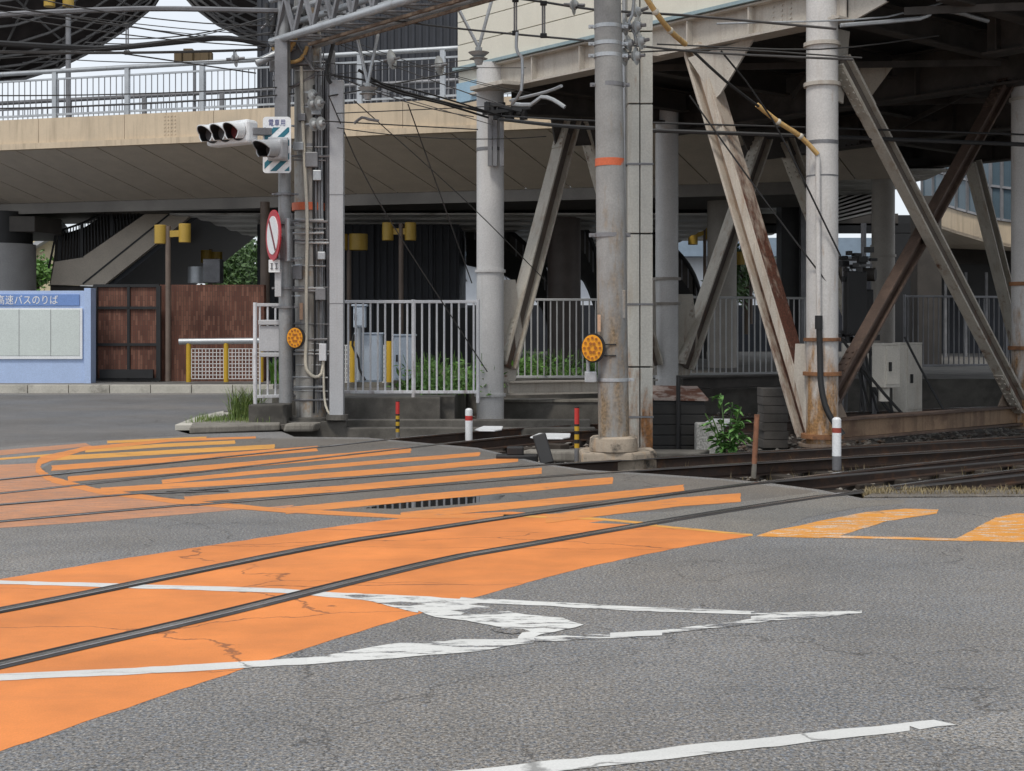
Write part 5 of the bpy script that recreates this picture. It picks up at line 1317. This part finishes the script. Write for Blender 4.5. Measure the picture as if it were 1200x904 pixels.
def wire(label, pts, r=.012, sag=0.0, m=m_wire, name='overhead_wire', cat='wire', group='overhead wires'):
    P = [at(*p) for p in pts]
    path = catenary(P[0], P[1], sag) if len(P) == 2 else smoothpath(P, .5)
    o = MB().tube(path, r, 6).build(name, m); return tag(o, label, cat, group)
W_ = wire
W_('thick pale cable crossing the dark canopy near the top edge', [(-80, 20, 19), (0, 17.5, 19.5), (165, 10.5, 20.3), (330, 13, 21)], .04, m=m_galvdark)
W_('thick dark arched cable above the footbridge railing', [(-60, 50, 19), (0, 51, 19.3), (110, 57, 20), (170, 53, 20.3), (245, 45, 20.6), (285, 47, 20.8), (312, 54, 21)], .042, m=m_rubber)
W_('thin cable just below the thick arched cable', [(-60, 60, 19), (310, 58, 21)], .02, .04)
W_('wire falling from the canopy toward the signal pole', [(-30, 2, 19), (250, 47, 21)], .012)
W_('thin wire sloping over the sky to the deck lamp', [(90, 55, 20), (300, 86, 21)], .011)
W_('wire rising across the sky above the footbridge', [(120, 44, 24), (320, 18, 22)], .011, .15)
W_('second rising wire low over the sky', [(100, 50, 24), (330, 36, 22)], .010, .1)
W_('wire along the fascia from the photo edge to the signal', [(-60, 128, 18), (345, 110, 21)], .010, .05)
W_('wire passing in front of the footbridge bars', [(-60, 112, 18), (345, 101, 21)], .009, .05)
W_('wire below the insulator pair toward the station corner', [(385, 113, 21), (560, 80, 23)], .012)
W_('black feeder dropping from the gantry to the white column top', [(420, 82, 20.8), (450, 100, 21), (500, 115, 21.6), (570, 132, 22.6)], .022, m=m_rubber)
W_('black feeder beside the first, sagging toward the white column', [(430, 95, 20.8), (470, 110, 21), (520, 122, 21.6), (572, 138, 22.6)], .018, m=m_rubber)
W_('thin black feeder ending at the white column bracket', [(388, 88, 20.9), (480, 104, 21.2), (600, 140, 22.8)], .014, m=m_rubber)
W_('black trunk cable running from the white column under the station', [(585, 140, 22.7), (690, 150, 20.5), (900, 158, 19.2), (1260, 172, 18.5)], .03, m=m_rubber)
W_('thinner black cable just above the trunk cable', [(585, 136, 22.7), (700, 142, 20.5), (960, 150, 19), (1260, 160, 18.5)], .014, m=m_rubber)
W_('contact wire in front of the cream cladding', [(380, 14, 20), (540, 34, 19), (700, 49, 17.5), (830, 62, 16.6), (1000, 70, 16)], .014)
W_('messenger wire with a white disc insulator above the cladding', [(560, -8, 19), (640, 3, 18), (700, 12, 17.3), (800, 18, 16.6), (980, 34, 16)], .016)
W_('wire from the cream casing across the front girder', [(735, 62, 17), (850, 58, 17), (1010, 68, 17)], .010)
W_('wire passing the white column above its upper collar', [(770, 52, 17), (960, 58, 17.6), (1100, 42, 18.5)], .010)
W_('light span wire in front of the station underside', [(840, 28, 17.2), (1040, 20, 17.8), (1140, -10, 18)], .012, m=m_galv)
W_('stay wire crossing the tan soffit toward the blue cabinets', [(385, 112, 20.9), (440, 230, 21.6), (571, 436, 22.2)], .010)
W_('stay wire crossing the navy building near its edge', [(478, 122, 21), (553, 332, 22.4)], .010)
W_('stay wire meeting the smooth white column', [(415, 118, 20.9), (545, 235, 22), (640, 330, 23)], .008)
W_('fine wire across the beige fascia', [(395, 133, 21), (640, 122, 23)], .008)
W_('fine wire under the fine fascia wire', [(395, 150, 21), (640, 160, 23)], .008, .1)
W_('wire from the disc insulators over the beige fascia', [(378, 142, 20.8), (560, 152, 22.6)], .010)
W_('slack black wire hanging beside the rusty brace', [(845, 60, 17), (905, 140, 17.5), (985, 300, 18)], .012, m=m_rubber)
W_('black wire crossing the rusty brace', [(808, 112, 18.2), (900, 240, 18), (968, 330, 18)], .011, m=m_rubber)
W_('twin black lead entering the yellow sleeve', [(812, 60, 17), (850, 95, 17.2), (889, 125, 17.5)], .018, m=m_rubber)
random.seed(23)
for i in range(7):
    ya, yb = random.uniform(-30, 75), random.uniform(8, 68); xa = random.uniform(-80, 60)
    W_('thin black wire among the tangle crossing the dark canopies', [(xa, ya, random.uniform(18.5, 20)), (random.uniform(322, 352), yb, 21.1)], random.choice((.006, .007, .009)), random.uniform(0, .25), group='thin wires before the canopies')
for i in range(7):
    W_('thin black wire fanning out from the cluttered pole over the navy wall', [(random.uniform(360, 392), random.uniform(30, 110), 21), (random.uniform(545, 640), random.uniform(20, 150), random.uniform(19, 22.8))], random.choice((.006, .008)), random.uniform(0, .2), group='thin wires from the cluttered pole')
def sleeve(label, pts, r):
    t = thing('cable_sleeve', label, 'cable sleeve', at(*pts[0]))
    MB().tube(smoothpath([at(*p) for p in pts], .12), r, 12).build('tube', m_tan, t, smooth=True)
    for p in pts[1:-1]: MB().ball(at(*p), r * 1.35, 2).build('clip', m_cream, t, smooth=True)
sleeve('mustard tube sloping from the dark underside to the drainpipe', [(887, 123, 17.55), (912, 143, 17.7), (938, 160, 17.85), (958, 181, 17.93)], .032)
sleeve('mustard tube hanging beside the stacked insulators', [(752, -10, 16.2), (768, 14, 16.3), (785, 36, 16.6), (803, 52, 17)], .034)
W_('white curved arm reaching over the crossed braces', [(985, 30, 17.5), (1078, 22, 17.7), (1092, 14, 17.7), (1118, 14, 17.8), (1140, 20, 17.9), (1158, 25, 18)], .028, m=m_galv, name='steady_arm', cat='wire arm', group='white steady arms')
W_('white curved arm beside the white column head', [(600, 122, 20.5), (622, 123, 20.3), (634, 114, 20.2), (648, 117, 20.1), (662, 126, 20)], .03, m=m_galv, name='steady_arm', cat='wire arm', group='white steady arms')
W_('short curved grey arm in front of the beige fascia', [(415, 145, 21), (424, 138, 21), (432, 140, 21), (444, 142, 21)], .022, m=m_galvdark, name='steady_arm', cat='wire arm', group='white steady arms')
W_('slender registration rod beside the white column head', [(598, 118, 20.5), (640, 108, 19), (658, 101, 18.4)], .022, m=m_galv, name='steady_arm', cat='wire arm', group='white steady arms')
def disc_ins(label, px, py, Y, r, n=(1, 0, 0), k=1, group='white disc insulators'):
    t = thing('insulator', label, 'insulator', at(px, py, Y), group); n = V(n).normalized()
    for i in range(k):
        c = at(px, py, Y) + n * (i * .15)
        mb = MB(); mb.tube([c - n * .05, c - n * .022, c, c + n * .008, c + n * .05], [.05, .07, r, r * .55, .04], 28); mb.build('disc', m_ceramic, t, smooth=True)
    MB().tube([at(px, py, Y) - n * .14, at(px, py, Y) + n * (.14 + .12 * (k - 1))], .022, 8).build('pin', m_galvdark, t, smooth=True)
disc_ins('white disc insulator in front of the navy building, nearer the gantry', 459, 70, 20.6, .15, (1, -.45, .1))
disc_ins('white disc insulator in front of the railing end by the cladding', 515, 77, 21, .15, (1, -.5, .05))
disc_ins('white disc insulator hung on the messenger wire before the cladding', 673, 6, 17.6, .13, (1, -.3, -.1))
disc_ins('upper double insulator fixed to the cluttered pole', 366, 122, 21.0, .105, (1, -.75, 0), 2)
disc_ins('lower double insulator fixed to the cluttered pole', 368, 146, 21.0, .105, (1, -.75, 0), 2)
disc_ins('small insulator topping the pair on the cluttered pole', 367, 112, 21.0, .10, (1, -1, .2))
disc_ins('topmost white insulator on the cream casing', 747, 14, 16.6, .12, (1, -.4, .3), 1)
disc_ins('second white insulator pair on the cream casing', 733, 32, 16.4, .105, (1, -.5, 0), 2)
disc_ins('third white insulator pair beside the upper pole clamp', 737, 51, 16.4, .105, (1, -.5, .1), 2)
disc_ins('lowest white insulator pair beside the lower pole clamp', 732, 67, 16.4, .11, (1, -.5, 0), 2)
disc_ins('pale insulator above the footbridge near the signal pole', 276, 69, 20.8, .13, (1, -.1, .05))
W_('white bent rod hanging through the insulator pairs', [(744, -10, 16.4), (741, 18, 16.4), (737, 26, 16.4), (744, 40, 16.4), (746, 50, 16.4), (756, 55, 16.5)], .02, m=m_galv, name='steady_arm', cat='wire arm', group='white steady arms')
def vrod(label, a, b, c, Y):
    t = thing('wire_support', label, 'wire support', at(*c, Y), 'V shaped insulator hangers')
    for p in (a, b): MB().tube([at(*p, Y), at(*c, Y)], .024, 8).build('rod', m_galv, t, smooth=True)
    q0 = at(*c, Y); MB().tube([q0, q0 - V((0, 0, .05)), q0 - V((0, 0, .07)), q0 - V((0, 0, .12)), q0 - V((0, 0, .13)), q0 - V((0, 0, .16)), q0 - V((0, 0, .17)), q0 - V((0, 0, .24))], [.05, .05, .15, .09, .06, .13, .07, .05], 24).build('insulator', m_ceramic, t, smooth=True)
vrod('V shaped hanger with insulator in front of the cladding corner', (538, 12), (578, -6), (561, 56), 19.4)
vrod('V shaped hanger with insulator in front of the footbridge bars', (419, 46), (443, 40), (431, 98), 20.4)
def hanger(label, px, y0, y1, Y, two=True):
    t = thing('wire_dropper', label, 'wire dropper', at(px, y1, Y), 'vertical wire droppers')
    for dx in ((-1.2, 1.2) if two else (0,)): MB().tube([at(px + dx, y0, Y), at(px + dx, y1, Y)], .012, 6).build('rod', m_galvdark, t)
    for y in (y0, y1): MB().box(at(px, y, Y), (.09, .06, .06)).build('clip', m_dark, t, bevel=.01)
hanger('double dropper on the cladding, nearer the thick pole', 637, 4, 42, 18)
hanger('double dropper on the cladding with a bent rod below', 604, 0, 39, 18.3)
hanger('double dropper hanging over the sky', 149, 30, 62, 20.2)
W_('pale bent rod hanging down past the corner of the cladding', [(606, 38, 18.2), (605, 55, 18.2), (608, 64, 18.2), (612, 70, 18.2), (611, 106, 18.2), (600, 122, 18.6)], .022, m=m_galv, name='steady_arm', cat='wire arm', group='white steady arms')
# bracket cluster on the white column head
cb_ = thing('cable_bracket', 'black insulator bracket cluster at the head of the smooth white column', 'bracket', at(590, 125, 22.9))
mb = MB()
for px in (574, 580, 588): mb.box(at(px, 162, 23.15), (.07, .07, .95))
mb.build('upright', m_galvdark, cb_)
mb = MB()
for i in range(9): c = at(572 + i * 5.2, 126 + (i % 3) * 5, 22.9); mb.cyl(c - V((0, 0, .06)), c + V((0, 0, .08)), .07, 12)
mb.bar(at(566, 133, 22.9), at(622, 126, 22.6), .06, .06); mb.bar(at(570, 121, 22.9), at(612, 130, 22.6), .05, .05); mb.build('insulator', m_dark, cb_)
EXPO = 0.32
# ------------------------------------------------------------------ light, sky, camera
w = bpy.data.worlds.new('World'); S.world = w; w.use_nodes = True
nt = w.node_tree; bg = nt.nodes['Background']
EL, AZ = R(58), R(205)      # sun high, behind the camera and to its side
sky = nt.nodes.new('ShaderNodeTexSky'); sky.sky_type = 'NISHITA'; sky.sun_disc = False
sky.sun_elevation = EL; sky.sun_rotation = AZ; sky.air_density = 1.0; sky.dust_density = 2.0; sky.ozone_density = 1.0
tc = nt.nodes.new('ShaderNodeTexCoord')
nz = nt.nodes.new('ShaderNodeTexNoise'); nz.inputs['Scale'].default_value = 2.2; nz.inputs['Detail'].default_value = 8; nz.inputs['Roughness'].default_value = .6
nt.links.new(tc.outputs['Generated'], nz.inputs['Vector'])
mr = nt.nodes.new('ShaderNodeMapRange'); mr.inputs[1].default_value = .25; mr.inputs[2].default_value = .6; mr.inputs[3].default_value = .62; mr.inputs[4].default_value = 1.0
nt.links.new(nz.outputs['Fac'], mr.inputs[0])
mx = nt.nodes.new('ShaderNodeMix'); mx.data_type = 'RGBA'
nt.links.new(mr.outputs[0], mx.inputs[0]); nt.links.new(sky.outputs[0], mx.inputs[6]); mx.inputs[7].default_value = (7.5, 7.9, 8.4, 1)
nt.links.new(mx.outputs[2], bg.inputs['Color']); bg.inputs['Strength'].default_value = .10
sl = bpy.data.lights.new('sun', 'SUN'); sl.energy = 1.5; sl.angle = R(11); sl.color = (1, .94, .85)
so = bpy.data.objects.new('sun', sl); COL.objects.link(so)
# direction toward the sun
sd = V((math.sin(AZ) * math.cos(EL), math.cos(AZ) * math.cos(EL), math.sin(EL)))
so.rotation_euler = sd.to_track_quat('Z', 'Y').to_euler()
cam = bpy.data.cameras.new('camera'); cam.sensor_width = 36; cam.lens = 36 * F / 1200
cam.shift_x = 0; cam.shift_y = -(452 - HY) / 1200; cam.clip_end = 2000; cam.clip_start = .05
co = bpy.data.objects.new('camera', cam); COL.objects.link(co); co.location = (0, 0, EYE); co.rotation_euler = (R(90), 0, 0)
S.camera = co
S.view_settings.view_transform = 'Standard'; S.view_settings.look = 'None'; S.view_settings.gamma = 1
S.view_settings.exposure = EXPO; S.view_settings.use_curve_mapping = False
S.cycles.use_denoising = True
S.cycles.max_bounces = 8; S.cycles.diffuse_bounces = 5
